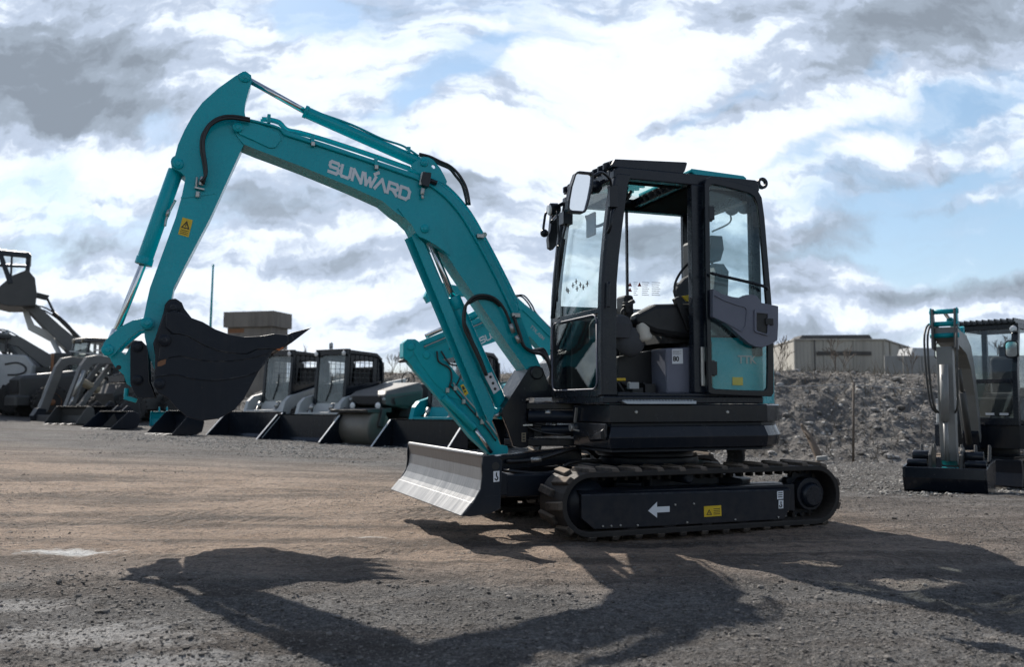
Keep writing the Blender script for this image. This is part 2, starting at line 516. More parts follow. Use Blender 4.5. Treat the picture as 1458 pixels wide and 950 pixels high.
def ground_mat():
    m, g, b = new_mat('compacted_gravel')
    oc = g.coord('Object')
    x, y, z = g.sep(oc)
    # where the yard is brown and rolled, and where loose grey gravel lies
    big = g.noise(oc, .28, 5, .6)
    mid = g.noise(oc, 1.3, 6, .62)
    fine = g.noise(oc, 14, 6, .68)
    grit = g.noise(oc, 70, 4, .7)
    # drawn-out tyre sweeps running towards the machines
    sw = g.noise(g.mapping(oc, (.35, 2.6, 1), (0, 0, R(24))), 1.0, 6, .6)
    brownz = g.mul(g.ramp(g.add(y, g.mul(g.sub(big, .5), 3.2), g.mul(g.sub(mid, .5), 1.2)), 4.55, 5.6),
                   g.ramp(g.add(y, g.mul(g.sub(big, .5), 5.0), g.mul(x, .42)), 12.2, 9.2))
    right = g.ramp(g.add(x, g.mul(g.sub(big, .5), 2.4)), 3.2, 2.0)
    brownz = g.mul(brownz, g.ramp(right, 0, 1, lo=.25, hi=1))
    grey = g.mix(g.ramp(mid, .32, .68), (.085, .084, .083), (.225, .221, .215))
    brown = g.mix(g.ramp(mid, .3, .7), (.315, .228, .165), (.47, .356, .270))
    c = g.mix(brownz, grey, brown)
    c = g.mix(g.ramp(sw, .48, .62, hi=.75), c, (.078, .061, .050))
    c = g.mix(g.ramp(g.noise(g.mapping(oc, (.3, 3.4, 1), (0, 0, R(20)), (3, 1, 0)), 1.2, 5, .6), .56, .7, hi=.4), c, (.29, .235, .19))
    # tyre prints: bands with cross lugs pressed into the fines
    a = R(13); uu = g.add(g.mul(x, math.cos(a)), g.mul(y, math.sin(a))); vv = g.add(g.mul(x, -math.sin(a)), g.mul(y, math.cos(a)), g.mul(g.m('SINE', g.mul(uu, .5)), .18), g.mul(g.sub(mid, .5), .12))
    prints = 0; band = 0
    for v0 in (5.9, 7.6, 8.05, 9.6, 11.2, 4.9):
        dd = g.m('ABSOLUTE', g.sub(vv, v0))
        bd = g.mul(g.ramp(dd, .19, .13), g.ramp(g.noise(oc, .9, 3), .40, .56))
        tr = g.ramp(g.m('SINE', g.add(g.mul(uu, 62.0), g.mul(dd, 34.0))), -.2, .5)
        q = g.mul(bd, tr)
        prints = q if prints == 0 else g.m('MAXIMUM', prints, q)
        band = bd if band == 0 else g.m('MAXIMUM', band, bd)
    c = g.mix(g.mul(band, .30), c, (.085, .067, .055)); c = g.mix(g.mul(prints, .30), c, (.060, .050, .042))
    # dark damp clods and pale chips
    c = g.mix(g.ramp(fine, .52, .68, hi=.70), c, (.036, .032, .030))
    ve = g.voro(oc, 26, out='Color'); vd = g.voro(oc, 26)
    chip = g.mul(g.ramp(g.sep(ve)[0], .72, .86), g.ramp(vd, .5, .25))
    farg = g.ramp(y, 7, 12, lo=.55, hi=.9)
    c = g.mix(g.mul(chip, farg), c, g.mix(g.sep(ve)[1], (.12, .115, .105), (.36, .345, .32)))
    ve2 = g.voro(oc, 58, out='Color'); vd2 = g.voro(oc, 58)
    chip2 = g.mul(g.ramp(g.sep(ve2)[0], .6, .8), g.ramp(vd2, .5, .2))
    c = g.mix(g.mul(chip2, .5), c, g.mix(g.sep(ve2)[1], (.035, .033, .03), (.28, .265, .25)))
    g1 = g.noise(oc, 95, 3, .7); g2 = g.noise(oc, 38, 4, .7)
    c = g.mix(g.ramp(g.add(g.mul(g1, .5), g.mul(g2, .5)), .40, .58, lo=g.ramp(brownz, 0, 1, lo=.74, hi=.45), hi=0), c, (.036, .030, .026))
    c = g.mix(g.ramp(g.add(g.mul(g1, .6), g.mul(g2, .4)), .55, .68, lo=0, hi=.60), c, (.42, .375, .335))
    # spilled pale lime beside the left edge
    lime = 0
    for (cx, cy, rx, ry, k) in ((-2.78, 5.72, .30, .12, .95), (-1.02, 6.35, .16, .05, .6), (-1.75, 3.7, .5, .22, .38), (-2.35, 4.15, .4, .15, .35), (-1.25, 3.35, .35, .15, .3)):
        dx = g.m('DIVIDE', g.sub(x, cx), rx); dy = g.m('DIVIDE', g.sub(y, cy), ry)
        q = g.m('SQRT', g.add(g.mul(dx, dx), g.mul(dy, dy)))
        q = g.mul(g.ramp(g.add(q, g.mul(g.sub(fine, .5), 2.6), g.mul(g.sub(mid, .5), 1.4)), 1.1, .35), k)
        lime = q if lime == 0 else g.m('MAXIMUM', lime, q)
    c = g.mix(lime, c, (.62, .62, .61))
    g.put(b.inputs['Base Color'], c)
    b.inputs['Roughness'].default_value = .92
    b.inputs['Specular IOR Level'].default_value = .25
    h = g.add(g.mul(fine, .7), g.mul(grit, .45), g.mul(chip, .35), g.mul(chip2, .3), g.mul(prints, -.35))
    g.put(b.inputs['Normal'], g.bump(h, 1.0, .055))
    return m

def mound_mat():
    m, g, b = new_mat('rubble_earth')
    oc = g.coord('Object')
    n = g.noise(oc, .7, 7, .65); f = g.noise(oc, 6, 6, .7)
    c = g.mix(g.ramp(n, .35, .65), (.075, .069, .063), (.19, .177, .163))
    pt = g.noise(oc, .33, 4, .6)
    c = g.mix(g.ramp(pt, .54, .66, hi=.8), c, (.26, .243, .218)); c = g.mix(g.ramp(pt, .44, .34, hi=.7), c, (.055, .046, .034))
    c = g.mix(g.ramp(f, .52, .68), c, (.035, .032, .03))
    z = g.sep(oc)[2]
    c = g.mix(g.ramp(g.add(z, g.mul(n, .8)), 1.9, 2.4, hi=.7), c, (.17, .14, .105))
    ve = g.voro(oc, 7, out='Color'); vd = g.voro(oc, 7)
    chip = g.mul(g.ramp(g.sep(ve)[0], .7, .85), g.ramp(vd, .5, .2))
    c = g.mix(chip, c, g.mix(g.sep(ve)[1], (.14, .135, .125), (.50, .49, .465)))
    g.put(b.inputs['Base Color'], c); b.inputs['Roughness'].default_value = .95
    g.put(b.inputs['Normal'], g.bump(g.add(f, g.mul(chip, .5)), .9, .12))
    return m

def stone_mat(name, lo, hi):
    m, g, b = new_mat(name)
    geo = g.node('ShaderNodeNewGeometry')
    c = g.mix(geo.outputs['Random Per Island'], lo, hi)
    c = g.mix(g.ramp(g.noise(g.coord(), 30, 4), .4, .7, hi=.5), c, tuple(k * .6 for k in lo))
    g.put(b.inputs['Base Color'], c); b.inputs['Roughness'].default_value = .9
    return m
MT['ground'] = ground_mat(); MT['mound'] = mound_mat()
MT['stone'] = stone_mat('loose_stone', (.05, .045, .04), (.24, .22, .20))
MT['palestone'] = stone_mat('pale_stone', (.10, .095, .088), (.44, .42, .385))
MT['rubble'] = stone_mat('rubble_stone', (.085, .08, .075), (.42, .41, .395))
MT['brush'] = stone_mat('dry_brush', (.10, .085, .065), (.26, .21, .15))
# ---------------------------------------------------------------- ground sheet
def axis(dense0, dense1, step, ends, grow=1.13):
    a = list(np.arange(dense0, dense1 + 1e-6, step))
    s = step
    while a[-1] < ends[1]:
        s *= grow; a.append(a[-1] + s)
    s = step; lo = []
    p = dense0
    while p > ends[0]:
        s *= grow; p -= s; lo.append(p)
    return np.array(lo[::-1] + a)

def relief(X, Y):
    h = .030 * (vnoise(X * .9, Y * .9, 0) - .5) + .020 * (vnoise(X * 2.6 + 7, Y * 2.6, 1) - .5)
    h += .016 * (vnoise(X * 7, Y * 7, 2) - .5) + .011 * (vnoise(X * 15, Y * 15, 3) - .5)
    # rolled-in wheel ruts sweeping across towards the machines
    c, s_ = math.cos(R(24)), math.sin(R(24))
    u = X * c + Y * s_; v = -X * s_ + Y * c
    v2 = v + .35 * np.sin(u * .35)
    h += .014 * (vnoise(u * .35, v2 * 4.2, 4) - .5) * 1.6
    crust = vnoise(X * 22, Y * 22, 5) * vnoise(X * 5 + 3, Y * 5, 6)
    h += .022 * np.clip(crust - .30, 0, 1) * (.35 + 1.3 * sstep(5.3, 4.4, Y + (vnoise(X, Y, 7) - .5)))
    return h

def make_ground():
    xs = axis(-4.4, 5.2, .03, (-380, 380)); ys = axis(2.3, 9.2, .03, (-120, 620), 1.1)
    X, Y = np.meshgrid(xs, ys)
    # keep the coarse far rows flat enough not to alias
    step = np.maximum(np.abs(np.gradient(X, axis=1)), np.abs(np.gradient(Y, axis=0)))
    Z = base_z(X, Y) + relief(X, Y) * np.clip(1.25 - step * 3, 0, 1)
    # the rubber tracks have bedded in: flatten under the main machine
    n, mcol = X.shape
    V = np.stack([X.ravel(), Y.ravel(), Z.ravel()], 1)
    I = np.arange(n * mcol).reshape(n, mcol)
    F = np.stack([I[:-1, :-1].ravel(), I[:-1, 1:].ravel(), I[1:, 1:].ravel(), I[1:, :-1].ravel()], 1)
    o = mesh_np('ground', V, F, MT['ground'], smooth=True)
    tag(o, 'brown and grey compacted gravel yard with wheel ruts and loose stones', 'ground', kind='structure')
make_ground()

def ico():
    bm = bmesh.new(); bmesh.ops.create_icosphere(bm, subdivisions=1, radius=1)
    V = np.array([v.co[:] for v in bm.verts]); F = np.array([[v.index for v in f.verts] for f in bm.faces]); bm.free()
    return V, F
ICO_V, ICO_F = ico()

def scatter(name, P, S, mat, flat=.6, parent=None):
    """P (n,3) centres, S (n,) sizes: irregular little stones in one mesh"""
    n = len(P)
    jit = 1 + .45 * (RNG.random((n, 12, 1)) - .5)
    V = ICO_V[None] * jit * S[:, None, None]
    V = V * (np.array([1, 1, flat]) * (1 + .6 * (RNG.random((n, 1, 3)) - .5)))
    a = RNG.random(n) * 2 * PI; c, s_ = np.cos(a)[:, None], np.sin(a)[:, None]
    X = V[..., 0] * c - V[..., 1] * s_; Y = V[..., 0] * s_ + V[..., 1] * c
    V = np.stack([X, Y, V[..., 2]], -1) + P[:, None, :]
    F = ICO_F[None] + (np.arange(n) * 12)[:, None, None]
    return mesh_np(name, V.reshape(-1, 3), F.reshape(-1, 3), mat, parent)

def stones():
    n = 90000
    # denser where loose gravel lies: near foreground and the far right
    Y = 2.4 + 13 * RNG.random(n) ** 1.9
    X = (RNG.random(n) - .5) * 1.3 * (Y + 1.2)
    S = .0028 + .0052 * RNG.random(n) ** 2.5 + .012 * (RNG.random(n) ** 50)
    keep = (vnoise(X * .8, Y * .8, 3) * .6 + .5 * RNG.random(n) + .30 * (Y < 4.8) + .25 * (X > 3) - .20 * ((Y > 5.0) & (Y + .4 * X < 12))) > .58
    X, Y, S = X[keep], Y[keep], S[keep]
    S = S * (1 + .05 * np.maximum(Y - 6, 0))
    Z = base_z(X, Y) + relief(X, Y) + S * .25
    o = scatter('gravel', np.stack([X, Y, Z], 1), S, MT['stone'])
    tag(o, 'loose stones and clods lying over the yard', 'gravel', kind='stuff')
    # band of broken stone in front of the parked loaders and right of the tracks
    n = 52000
    Y = 9.5 + 11 * RNG.random(n); X = -9 + 18 * RNG.random(n)
    S = .007 + .022 * RNG.random(n) ** 5
    keep = (vnoise(X * .6, Y * .6, 2) * .6 + .5 * RNG.random(n) + .3 * sstep(1, 5, X)) * sstep(11.0, 14.5, Y + .55 * X + 2.5 * (vnoise(X * .5, Y * .5, 6) - .5)) > .42
    X, Y, S = X[keep], Y[keep], S[keep]
    o = scatter('gravel', np.stack([X, Y, base_z(X, Y) + S * .1], 1), S, MT['palestone'])
    tag(o, 'coarser broken stone at the far edge of the yard', 'gravel', kind='stuff')
stones()

# ---------------------------------------------------------------- rubble bank
def foot_line(x):
    return np.where(x > 6, 17.3 + 0 * x, 17.3 + (6 - x) * .95)

def bank_z(X, Y):
    d = Y - foot_line(X)
    h = 1.93 * sstep(-.2, 4.2, d) * (1 - .8 * sstep(-6, -14, X)) 
    h = h * (1 - .999 * sstep(14, 26, d))
    lump = .36 * (vnoise(X * .45, Y * .45, 1) - .5) + .17 * (vnoise(X * 1.3, Y * 1.3, 2) - .5) + .11 * (vnoise(X * 3.3, Y * 3.3, 3) - .5) + .08 * (vnoise(X * 8, Y * 8, 4) - .5)
    h = h + lump * sstep(-.1, 1.2, d) * sstep(26, 15, d) * np.where(d > 3.5, .45, 1.0)
    return h

def bank():
    xs = np.concatenate([np.arange(-24, 2, .22), np.arange(2, 14, .07), np.arange(14, 34, .3)])
    us = np.concatenate([np.arange(-.6, 6, .07), np.arange(6, 28, .4)])
    X, U = np.meshgrid(xs, us); Y = U + foot_line(X)
    Z = base_z(X, Y) + bank_z(X, Y) - .05
    n, m = X.shape; I = np.arange(n * m).reshape(n, m)
    F = np.stack([I[:-1, :-1].ravel(), I[:-1, 1:].ravel(), I[1:, 1:].ravel(), I[1:, :-1].ravel()], 1)
    o = mesh_np('hill', np.stack([X.ravel(), Y.ravel(), Z.ravel()], 1), F, MT['mound'])
    tag(o, 'long dark bank of dumped earth and rubble behind the machines', 'bank', kind='structure')
    n = 26000
    X = -14 + 30 * RNG.random(n); D = -.4 + 5.6 * RNG.random(n) ** .9
    Y = D + foot_line(X)
    S = .009 + .024 * RNG.random(n) ** 4 + .09 * RNG.random(n) ** 80
    Z = base_z(X, Y) + bank_z(X, Y) - .05 + S * .25
    o = scatter('rubble', np.stack([X, Y, Z], 1), S, MT['rubble'])
    tag(o, 'grey stones and broken concrete strewn on the bank', 'rubble', kind='stuff')
    # dry stalks and roots sticking out of the bank
    mb = []; V = []; F = []; k = 0
    n = 5200
    X = -16 + 32 * RNG.random(n); D = .2 + 5.5 * RNG.random(n); Y = D + foot_line(X)
    Z = base_z(X, Y) + bank_z(X, Y) - .06
    for x, y, z in zip(X, Y, Z):
        L = random.uniform(.12, .5); a = random.uniform(0, 2 * PI); t = random.uniform(.2, 1.3)
        dx, dy, dz = L * math.sin(t) * math.cos(a), L * math.sin(t) * math.sin(a), L * math.cos(t)
        w = random.uniform(.004, .012)
        V += [(x - w, y, z), (x + w, y, z), (x, y + w, z), (x + dx, y + dy, z + dz)]
        F += [(k, k + 1, k + 3), (k + 1, k + 2, k + 3), (k + 2, k, k + 3)]; k += 4
    o = mesh_np('undergrowth', V, F, MT['brush'])
    tag(o, 'dry stalks and roots on the rubble bank', 'undergrowth', kind='stuff')
bank()
# ---------------------------------------------------------------- the big teal excavator
H = Frame(1.0877, 7.3692, 0, .3383)
T = Frame(1.0877, 7.3692, 0, .3722)
TURN = Matrix.Rotation(T.yaw - H.yaw, 4, 'Z')      # the house is slewed a touch against the tracks

def holed(outline, c, r, n):
    """an outline resampled by angle about c, and the matching circle"""
    out, inn = [], []
    m = len(outline)
    for k in range(n):
        a = 2 * PI * k / n; dx, dz = math.cos(a), math.sin(a); best = None
        for i in range(m):
            (x0, z0), (x1, z1) = outline[i], outline[(i + 1) % m]
            ex, ez = x1 - x0, z1 - z0
            det = ex * dz - ez * dx
            if abs(det) < 1e-12: continue
            t = ((x0 - c[0]) * -ez + (z0 - c[1]) * ex) / det
            q = ((x0 - c[0]) * -dz + (z0 - c[1]) * dx) / det
            if t > 0 and -1e-9 <= q <= 1 + 1e-9 and (best is None or t < best): best = t
        out.append((c[0] + dx * best, c[1] + dz * best)); inn.append((c[0] + dx * r, c[1] + dz * r))
    return out, inn

def zz(pts, ox, oy, s):                               # points read off an enlargement of scale s whose corner is ox, oy
    return [(ox + u / s, oy + v / s) for u, v in pts]

def stadium(L, r, n=14, zc=None):
    zc = r if zc is None else zc
    return arc(L, zc, r, -90, 90, n) + arc(-L, zc, r, 90, 270, n)

def make_track(root, s, L=.955, name='rubber_track', half=.2, yc=.756, r_out=.222, zc=.250, M=None, lugs=58, lug_h=.028):
    tr = MB(M)
    y0, y1 = s * yc - half, s * yc + half
    per = 2 * 2 * L + 2 * PI * r_out
    tr.ring(stadium(L, r_out, 16, zc), stadium(L, r_out - .038, 16, zc), y0 + .004, y1 - .004)
    def pos(d, r):
        d %= per
        if d < 2 * L: return (-L + d, zc - r), (0, -1)
        d -= 2 * L
        if d < PI * r_out:
            a = -PI / 2 + d / r_out; return (L + r * math.cos(a), zc + r * math.sin(a)), (math.cos(a), math.sin(a))
        d -= PI * r_out
        if d < 2 * L:
            return (L - d, zc + r - .012 * math.sin(PI * d / (2 * L))), (0, 1)
        d -= 2 * L
        a = PI / 2 + d / r_out; return (-L + r * math.cos(a), zc + r * math.sin(a)), (math.cos(a), math.sin(a))
    pitch = per / lugs
    for i in range(lugs):                      # guide teeth inside the belt
        (x, z), nrm = pos(i * pitch, r_out - .05)
        tr.box(x - .014, x + .014, s * yc - .035, s * yc + .035, z - .022, z + .022)
    belt = tr.build(name, MT['track'], root, .006, 2)
    tr = MB(M)
    for i in range(lugs):
        d = i * pitch
        side = 1 if i % 2 else -1
        ya, yb = (s * yc - .04, s * yc + half) if side > 0 else (s * yc - half, s * yc + .04)
        lo, hi = [], []
        for (dd, yy) in ((-.80, ya), (.34, ya), (.80, yb), (-.34, yb)):
            k = dd * side if side > 0 else -dd
            q, nrm = pos(d + k * pitch * .62, r_out - .003); lo.append((q[0], yy, q[1]))
            ym = s * yc + (yy - s * yc) * .93
            q, nrm = pos(d + k * pitch * .48, r_out + lug_h); hi.append((q[0], ym, q[1]))
        tr.loft([lo, hi])
    tr.build('tread', MT['tread'], belt, .007, 2)
    return belt

def main_excavator():
    root = thing('excavator', 'large teal tracked excavator with raised boom, black bucket and open charcoal cab',
                 'excavator', tuple(H.o), H.yaw)
    P = lambda name, mb, mat, par=root, bev=.004: mb.build(name, MT[mat], par, bev)

    # ---------------- undercarriage
    for s in (1, -1):
        make_track(root, s, M=TURN)
        m = MB(TURN)
        m.box(-.80, .86, s * .756 - .13, s * .756 + .13, .13, .33)
        for x in (-.62, -.3, .02, .34, .66): m.box(x - .03, x + .03, s * .756 - .16, s * .756 + .16, .07, .2)
        fr = P('track_frame', m, 'navy')
        for x in (-.62, -.31, 0, .31, .62):
            m = MB(TURN); m.lathe((x, s * .756 - .15, .105), (0, 1, 0), [(0, .05), (.02, .072), (.1, .072), (.11, .05), (.19, .05), (.2, .072), (.28, .072), (.3, .05)])
            P('track_roller', m, 'navy', root, 0)
        m = MB(TURN); m.lathe((.12, s * .756 - .12, .405), (0, 1, 0), [(0, .03), (.02, .045), (.22, .045), (.24, .03)]); P('carrier_roller', m, 'navy', root, 0)
        m = MB(TURN); m.lathe((.955, s * .756 - .12, .25), (0, 1, 0), [(0, .06), (.03, .10), (.05, .178), (.19, .178), (.21, .10), (.24, .06)]); P('idler_wheel', m, 'navy', root, 0)
        # sprocket with teeth and its hub
        pts = []
        for i in range(42):
            r = (.155, .182, .182)[i % 3]; a = 2 * PI * i / 42; pts.append((-.955 + r * math.cos(a), .25 + r * math.sin(a)))
        m = MB(TURN); m.prism(pts, s * .756 - .03, s * .756 + .03); m.cyl((-.955, s * .62, .25), (-.955, s * .88, .25), .125)
        sp = P('drive_sprocket', m, 'navy')
        m = MB(TURN); m.lathe((-.955, s * .86, .243), (0, s, 0), [(0, .098), (.035, .095), (.055, .082), (.056, .078), (.062, .076)])
        P('hub_cover', m, 'cabgrey', sp, .002)
        m = MB(TURN)
        for i in range(6):
            a = i * PI / 3; m.cyl((-.955 + .058 * math.cos(a), s * .92, .243 + .058 * math.sin(a)), (-.955 + .058 * math.cos(a), s * .926, .243 + .058 * math.sin(a)), .006, n=8)
        P('hub_bolt', m, 'black', sp, 0)

    cov = T.tr([(828, 706), (828, 739), (847, 754.5), (1116.5, 740), (1124, 726), (1126, 697.5)], .93)
    for s in (1, -1):
        m = MB(TURN); m.prism(cov, s * .905, s * .93)
        top = [cov[0], cov[-1]]
        m.loft([[(x, s * .925, z - .004), (x, s * .925, z + .006), (x, s * .80, z + .04), (x, s * .80, z + .03)] for x, z in top])
        sc = P('side_cover', m, 'navy', root, .006)
        if s > 0:
            mm = MB(TURN)
            for q in ((858, 749.5), (870, 749), (883, 748.3), (907.5, 748), (961, 719), (987.5, 717.5), (978, 744), (1046.5, 740), (1107.5, 736.5)):
                c = T.at(*q, .93); mm.cyl((c[0], .928, c[2]), (c[0], .94, c[2]), .0075, .006, 10)
            P('cover_bolt', mm, 'zinc', sc, 0)
            mm = MB(TURN)
            mm.prism(T.tr(zz([(516, 310), (556, 270), (556, 292), (613, 289), (613, 315), (556, 318), (556, 341)], 760, 630, 3.17), .932), .931, .9335)
            P('arrow_marking', mm, 'white', sc, 0)
            mm = MB(TURN); mm.prism(T.tr(zz([(768, 290), (845, 285), (847, 333), (769, 338)], 760, 630, 3.17), .932), .931, .9335)
            yl = P('warning_label', mm, 'yellow', sc, 0)
            ink = MB(TURN)
            a, b, c = T.tr(zz([(778, 329), (804, 328), (791, 303)], 760, 630, 3.17), .932)
            ce = ((a[0] + b[0] + c[0]) / 3, (a[1] + b[1] + c[1]) / 3)
            sh = lambda q, k: (ce[0] + (q[0] - ce[0]) * k, ce[1] + (q[1] - ce[1]) * k)
            ink.ring([a, b, c], [sh(a, .62), sh(b, .62), sh(c, .62)], .9332, .9345)
            ink.prism([sh(a, .2), sh(b, .2), sh(c, .3)], .9332, .9345)
            for k in range(4):
                v = 300 + 8 * k
                ink.prism(T.tr(zz([(811, v), (840, v - 2), (840, v + 1), (811, v + 3)], 760, 630, 3.17), .932), .9332, .934)
            P('warning_symbol', ink, 'ink', sc, 0)
            for quad, kind in (([(1098, 222), (1126, 220), (1126, 256), (1098, 258)], 0), ([(1105, 262), (1126, 261), (1126, 299), (1105, 300)], 1)):
                mm = MB(TURN); mm.prism(T.tr(zz(quad, 760, 630, 3.17), .932), .931, .9335)
                P('white_label', mm, 'white', sc, 0)
                ink = MB(TURN)
                u0, v0 = quad[0]
                if kind:   # lifting hook pictogram
                    hk = T.path(zz([(1116, 268), (1116, 280), (1120, 286), (1116, 293), (1110, 290), (1110, 285)], 760, 630, 3.17), .934)
                    ink.tube(hk, .004, 6)
                else:
                    for k in range(3):
                        ink.prism(T.tr(zz([(1102, 228 + 9 * k), (1122, 226 + 9 * k), (1122, 230 + 9 * k), (1102, 232 + 9 * k)], 760, 630, 3.17), .932), .9332, .934)
                P('label_print', ink, 'ink', sc, 0)
    # carbody
    m = MB(TURN)
    m.plan([(.52, .3), (.3, .62), (-.3, .62), (-.52, .3), (-.52, -.3), (-.3, -.62), (.3, -.62), (.52, -.3)], .22, .47)
    for s in (1, -1):
        for x in (.38, -.38): m.bar((x * .7, s * .3, .36), (x * 1.35, s * .66, .28), .2, .17)
    P('carbody', m, 'navy', root, .012)
    m = MB(TURN); m.lathe((0, 0, .46), (0, 0, 1), [(0, .44), (.06, .44), (.061, .40), (.10, .40), (.101, .43), (.16, .43)], 36); P('slew_ring', m, 'navy', root, .004)

    # ---------------- dozer blade
    prof = [(1.749, .604), (1.722, .612), (1.68, .606), (1.70, .50), (1.712, .42), (1.74, .345), (1.80, .285), (1.872, .218), (1.892, .221), (1.822, .300), (1.772, .370), (1.748, .44), (1.738, .52)]
    front = [(1.749, .604), (1.736, .52), (1.744, .44), (1.766, .375), (1.795, .33), (1.822, .300), (1.892, .221)]
    m = MB(TURN)
    back = [(x - .022, z - .008) for x, z in front]
    m.prism(front + back[::-1], -.948, .948)
    m.cyl((1.733, -.948, .600), (1.733, .948, .600), .018)
    bl = m.build('dozer_blade', MT['steel'], root, .003)
    m = MB(TURN); m.prism([(1.824, .304), (1.896, .222), (1.880, .212), (1.80, .300)], -.957, .957); m.build('cutting_edge', MT['steel'], bl, .003)
    side = T.tr([(687.5, 649.5), (702, 648), (709, 651), (714.5, 656), (713, 690), (712, 725), (699, 731), (670, 736), (658, 734.6), (672.5, 717), (684, 696), (686, 678), (685.5, 663)], .958)
    for s in (1, -1):
        m = MB(TURN); m.prism(side, s * .949, s * .967)
        ep = P('blade_end_plate', m, 'navy', bl, .003)
        if s > 0:
            c = T.at(705.7, 664, .968)
            m = MB(TURN); m.cyl((c[0], .94, c[2]), (c[0], .9685, c[2]), .026, n=20); P('lifting_eye', m, 'ink', bl, 0)
            m = MB(TURN); m.prism(T.tr([(702.5, 671.5), (711, 671), (711, 686), (702.5, 687)], .968), .9675, .9695); P('white_label', m, 'white', bl, 0)
            m = MB(TURN); m.tube(T.path([(707, 673), (707, 678), (709, 681), (707, 684), (704.5, 682)], .970), .004, 6); P('label_print', m, 'ink', bl, 0)
    m = MB(TURN)
    for s in (1, -1):
        m.bar((1.66, s * .46, .36), (.46, s * .38, .34), .12, .16)
        m.loft([[(1.70, s * .46 + d, .27), (1.70, s * .46 + d, .56), (1.40, s * .46 + d, .44), (1.40, s * .46 + d, .29)] for d in (-.06, .06)])
    m.box(1.60, 1.70, -.75, .75, .30, .42)
    m.box(1.15, 1.24, -.42, .42, .30, .40)
    P('blade_arm', m, 'navy', root, .01)
    m = MB(TURN); m.bar((1.46, .0, .47), (.60, .0, .54), .15, .12); P('blade_cylinder_guard', m, 'black', root, .012)
    m = MB(TURN); m.cyl((1.70, .0, .455), (1.44, .0, .472), .024); P('blade_cylinder_rod', m, 'chrome', root, 0)
    m = MB(TURN); m.tube([(1.25, .10, .50), (1.05, .22, .52), (.85, .28, .58), (.66, .24, .60), (.5, .15, .52)], .016); P('hose', m, 'rubber', root, 0)
    m = MB(TURN); m.tube([(1.30, .16, .44), (1.0, .3, .42), (.8, .33, .5), (.55, .3, .5)], .014); P('hose', m, 'rubber', root, 0)
    m = MB(TURN); m.cyl((1.02, .235, .525), (1.09, .20, .515), .02, n=8); P('hose_fitting', m, 'zinc', root, 0)

    # ---------------- upper frame, skirt and hoods
    def plan(ins=0.0, r=1.085):
        f = 1 - ins
        tail = arc(0, 0, r, 120.6, 239.4, 40)
        pl = [(.755, .93), (.755, .28), (.64, .20), (.64, -.62), (.73, -.72), (.73, -.93)] + [(x, z) for x, z in tail[::-1]]
        return [(x * f, y * f) for x, y in pl]
    m = MB()
    m.loft([[(x, y, z) for x, y in plan(i)] for z, i in ((.805, .022), (.812, .004), (.93, .004), (.938, .012))]); P('upper_skirt', m, 'black', root, .006)
    m = MB(); m.loft([[(x, y, z) for x, y in plan(.05)] for z in (.60, .93)]); P('slew_platform', m, 'navy', root, 0)
    m = MB(); m.loft([[(x, y, z) for x, y in plan(i)] for z, i in ((.606, .075), (.622, .022), (.630, .012), (.700, .0), (.706, .0), (.778, .030), (.783, .036))])
    sk = P('counterweight_skirt', m, 'black', root, .006)
    m = MB()
    for q in ((906, 587), (1036, 587)):
        c = H.at(*q, .93); m.lathe((c[0], .925, c[2]), (0, 1, 0), [(0, .013), (.006, .013), (.010, .008)], 12)
    P('skirt_bolt', m, 'zinc', root, 0)
    m = MB(); m.prism(H.tr([(975, 622), (983, 620), (985, 625), (979, 626), (976, 630)], .93), .9145, .9165); P('chalk_mark', m, 'red', root, 0)
    # front corner scuff plate and latch
    m = MB(); m.box(.757, .775, .34, .90, .70, .80); m.loft([[(.757, .88, .68), (.757, .62, .66), (.757, .60, .70), (.757, .88, .78)], [(.79, .86, .69), (.79, .66, .675), (.79, .66, .70), (.79, .86, .75)]]); P('corner_plate', m, 'black', root, .006)
    m = MB(); m.bar((.775, .40, .91), (.775, .37, .80), .02, .014); m.cyl((.775, .33, .76), (.80, .33, .76), .028, n=10); m.bar((.775, .45, .74), (.785, .30, .75), .012, .012); P('latch', m, 'zinc', root, .001)
    # engine hood: teal, low under the back of the cab, higher behind it
    m = MB()
    pl = [(-.10, .90)] + [(x, z) for x, z in arc(0, 0, 1.045, 121.5, 238.5, 36)] + [(-.10, -.90)]
    m.loft([[(x, y, z) for x, y in pl] for z in (.942, 1.40)] + [[(-.10 + (x + .10) * .985, y * .985, 1.435) for x, y in pl]])
    hd = P('engine_hood', m, 'teal', root, .012)
    m = MB()
    pl = [(-.56, .84)] + [(x, z) for x, z in arc(0, 0, 1.03, 125, 235, 30)] + [(-.56, -.84)]
    m.loft([[(x, y, z) for x, y in pl] for z in (1.435, 1.56)] + [[(-.56 + (x + .56) * .93, y * .95, 1.62) for x, y in pl]]); P('rear_hood', m, 'teal', root, .015)
    m = MB(); m.loft([[(x, y, .95) for x, y in ((-.1, -.10), (.55, -.10), (.66, -.3), (.66, -.82), (.58, -.90), (-.1, -.90))], [(x, y, 1.30) for x, y in ((-.1, -.10), (.55, -.10), (.62, -.3), (.62, -.8), (.55, -.87), (-.1, -.87))], [(x, y, 1.42) for x, y in ((-.1, -.14), (.4, -.14), (.46, -.3), (.46, -.78), (.4, -.83), (-.1, -.83))]]); P('side_hood', m, 'black', root, .012)
    text_mesh('TTK', .085, MT['greylight'], 'lettering', hd, face_M((-.40, .9035, 1.27), (-1, 0, 0), (0, 0, 1)), .002)
    m = MB(); m.box(-.36, -.27, .900, .9035, 1.08, 1.14); P('warning_label', m, 'yellow', hd, 0)
    # swing tower lugs in front of the platform
    yc = -.20
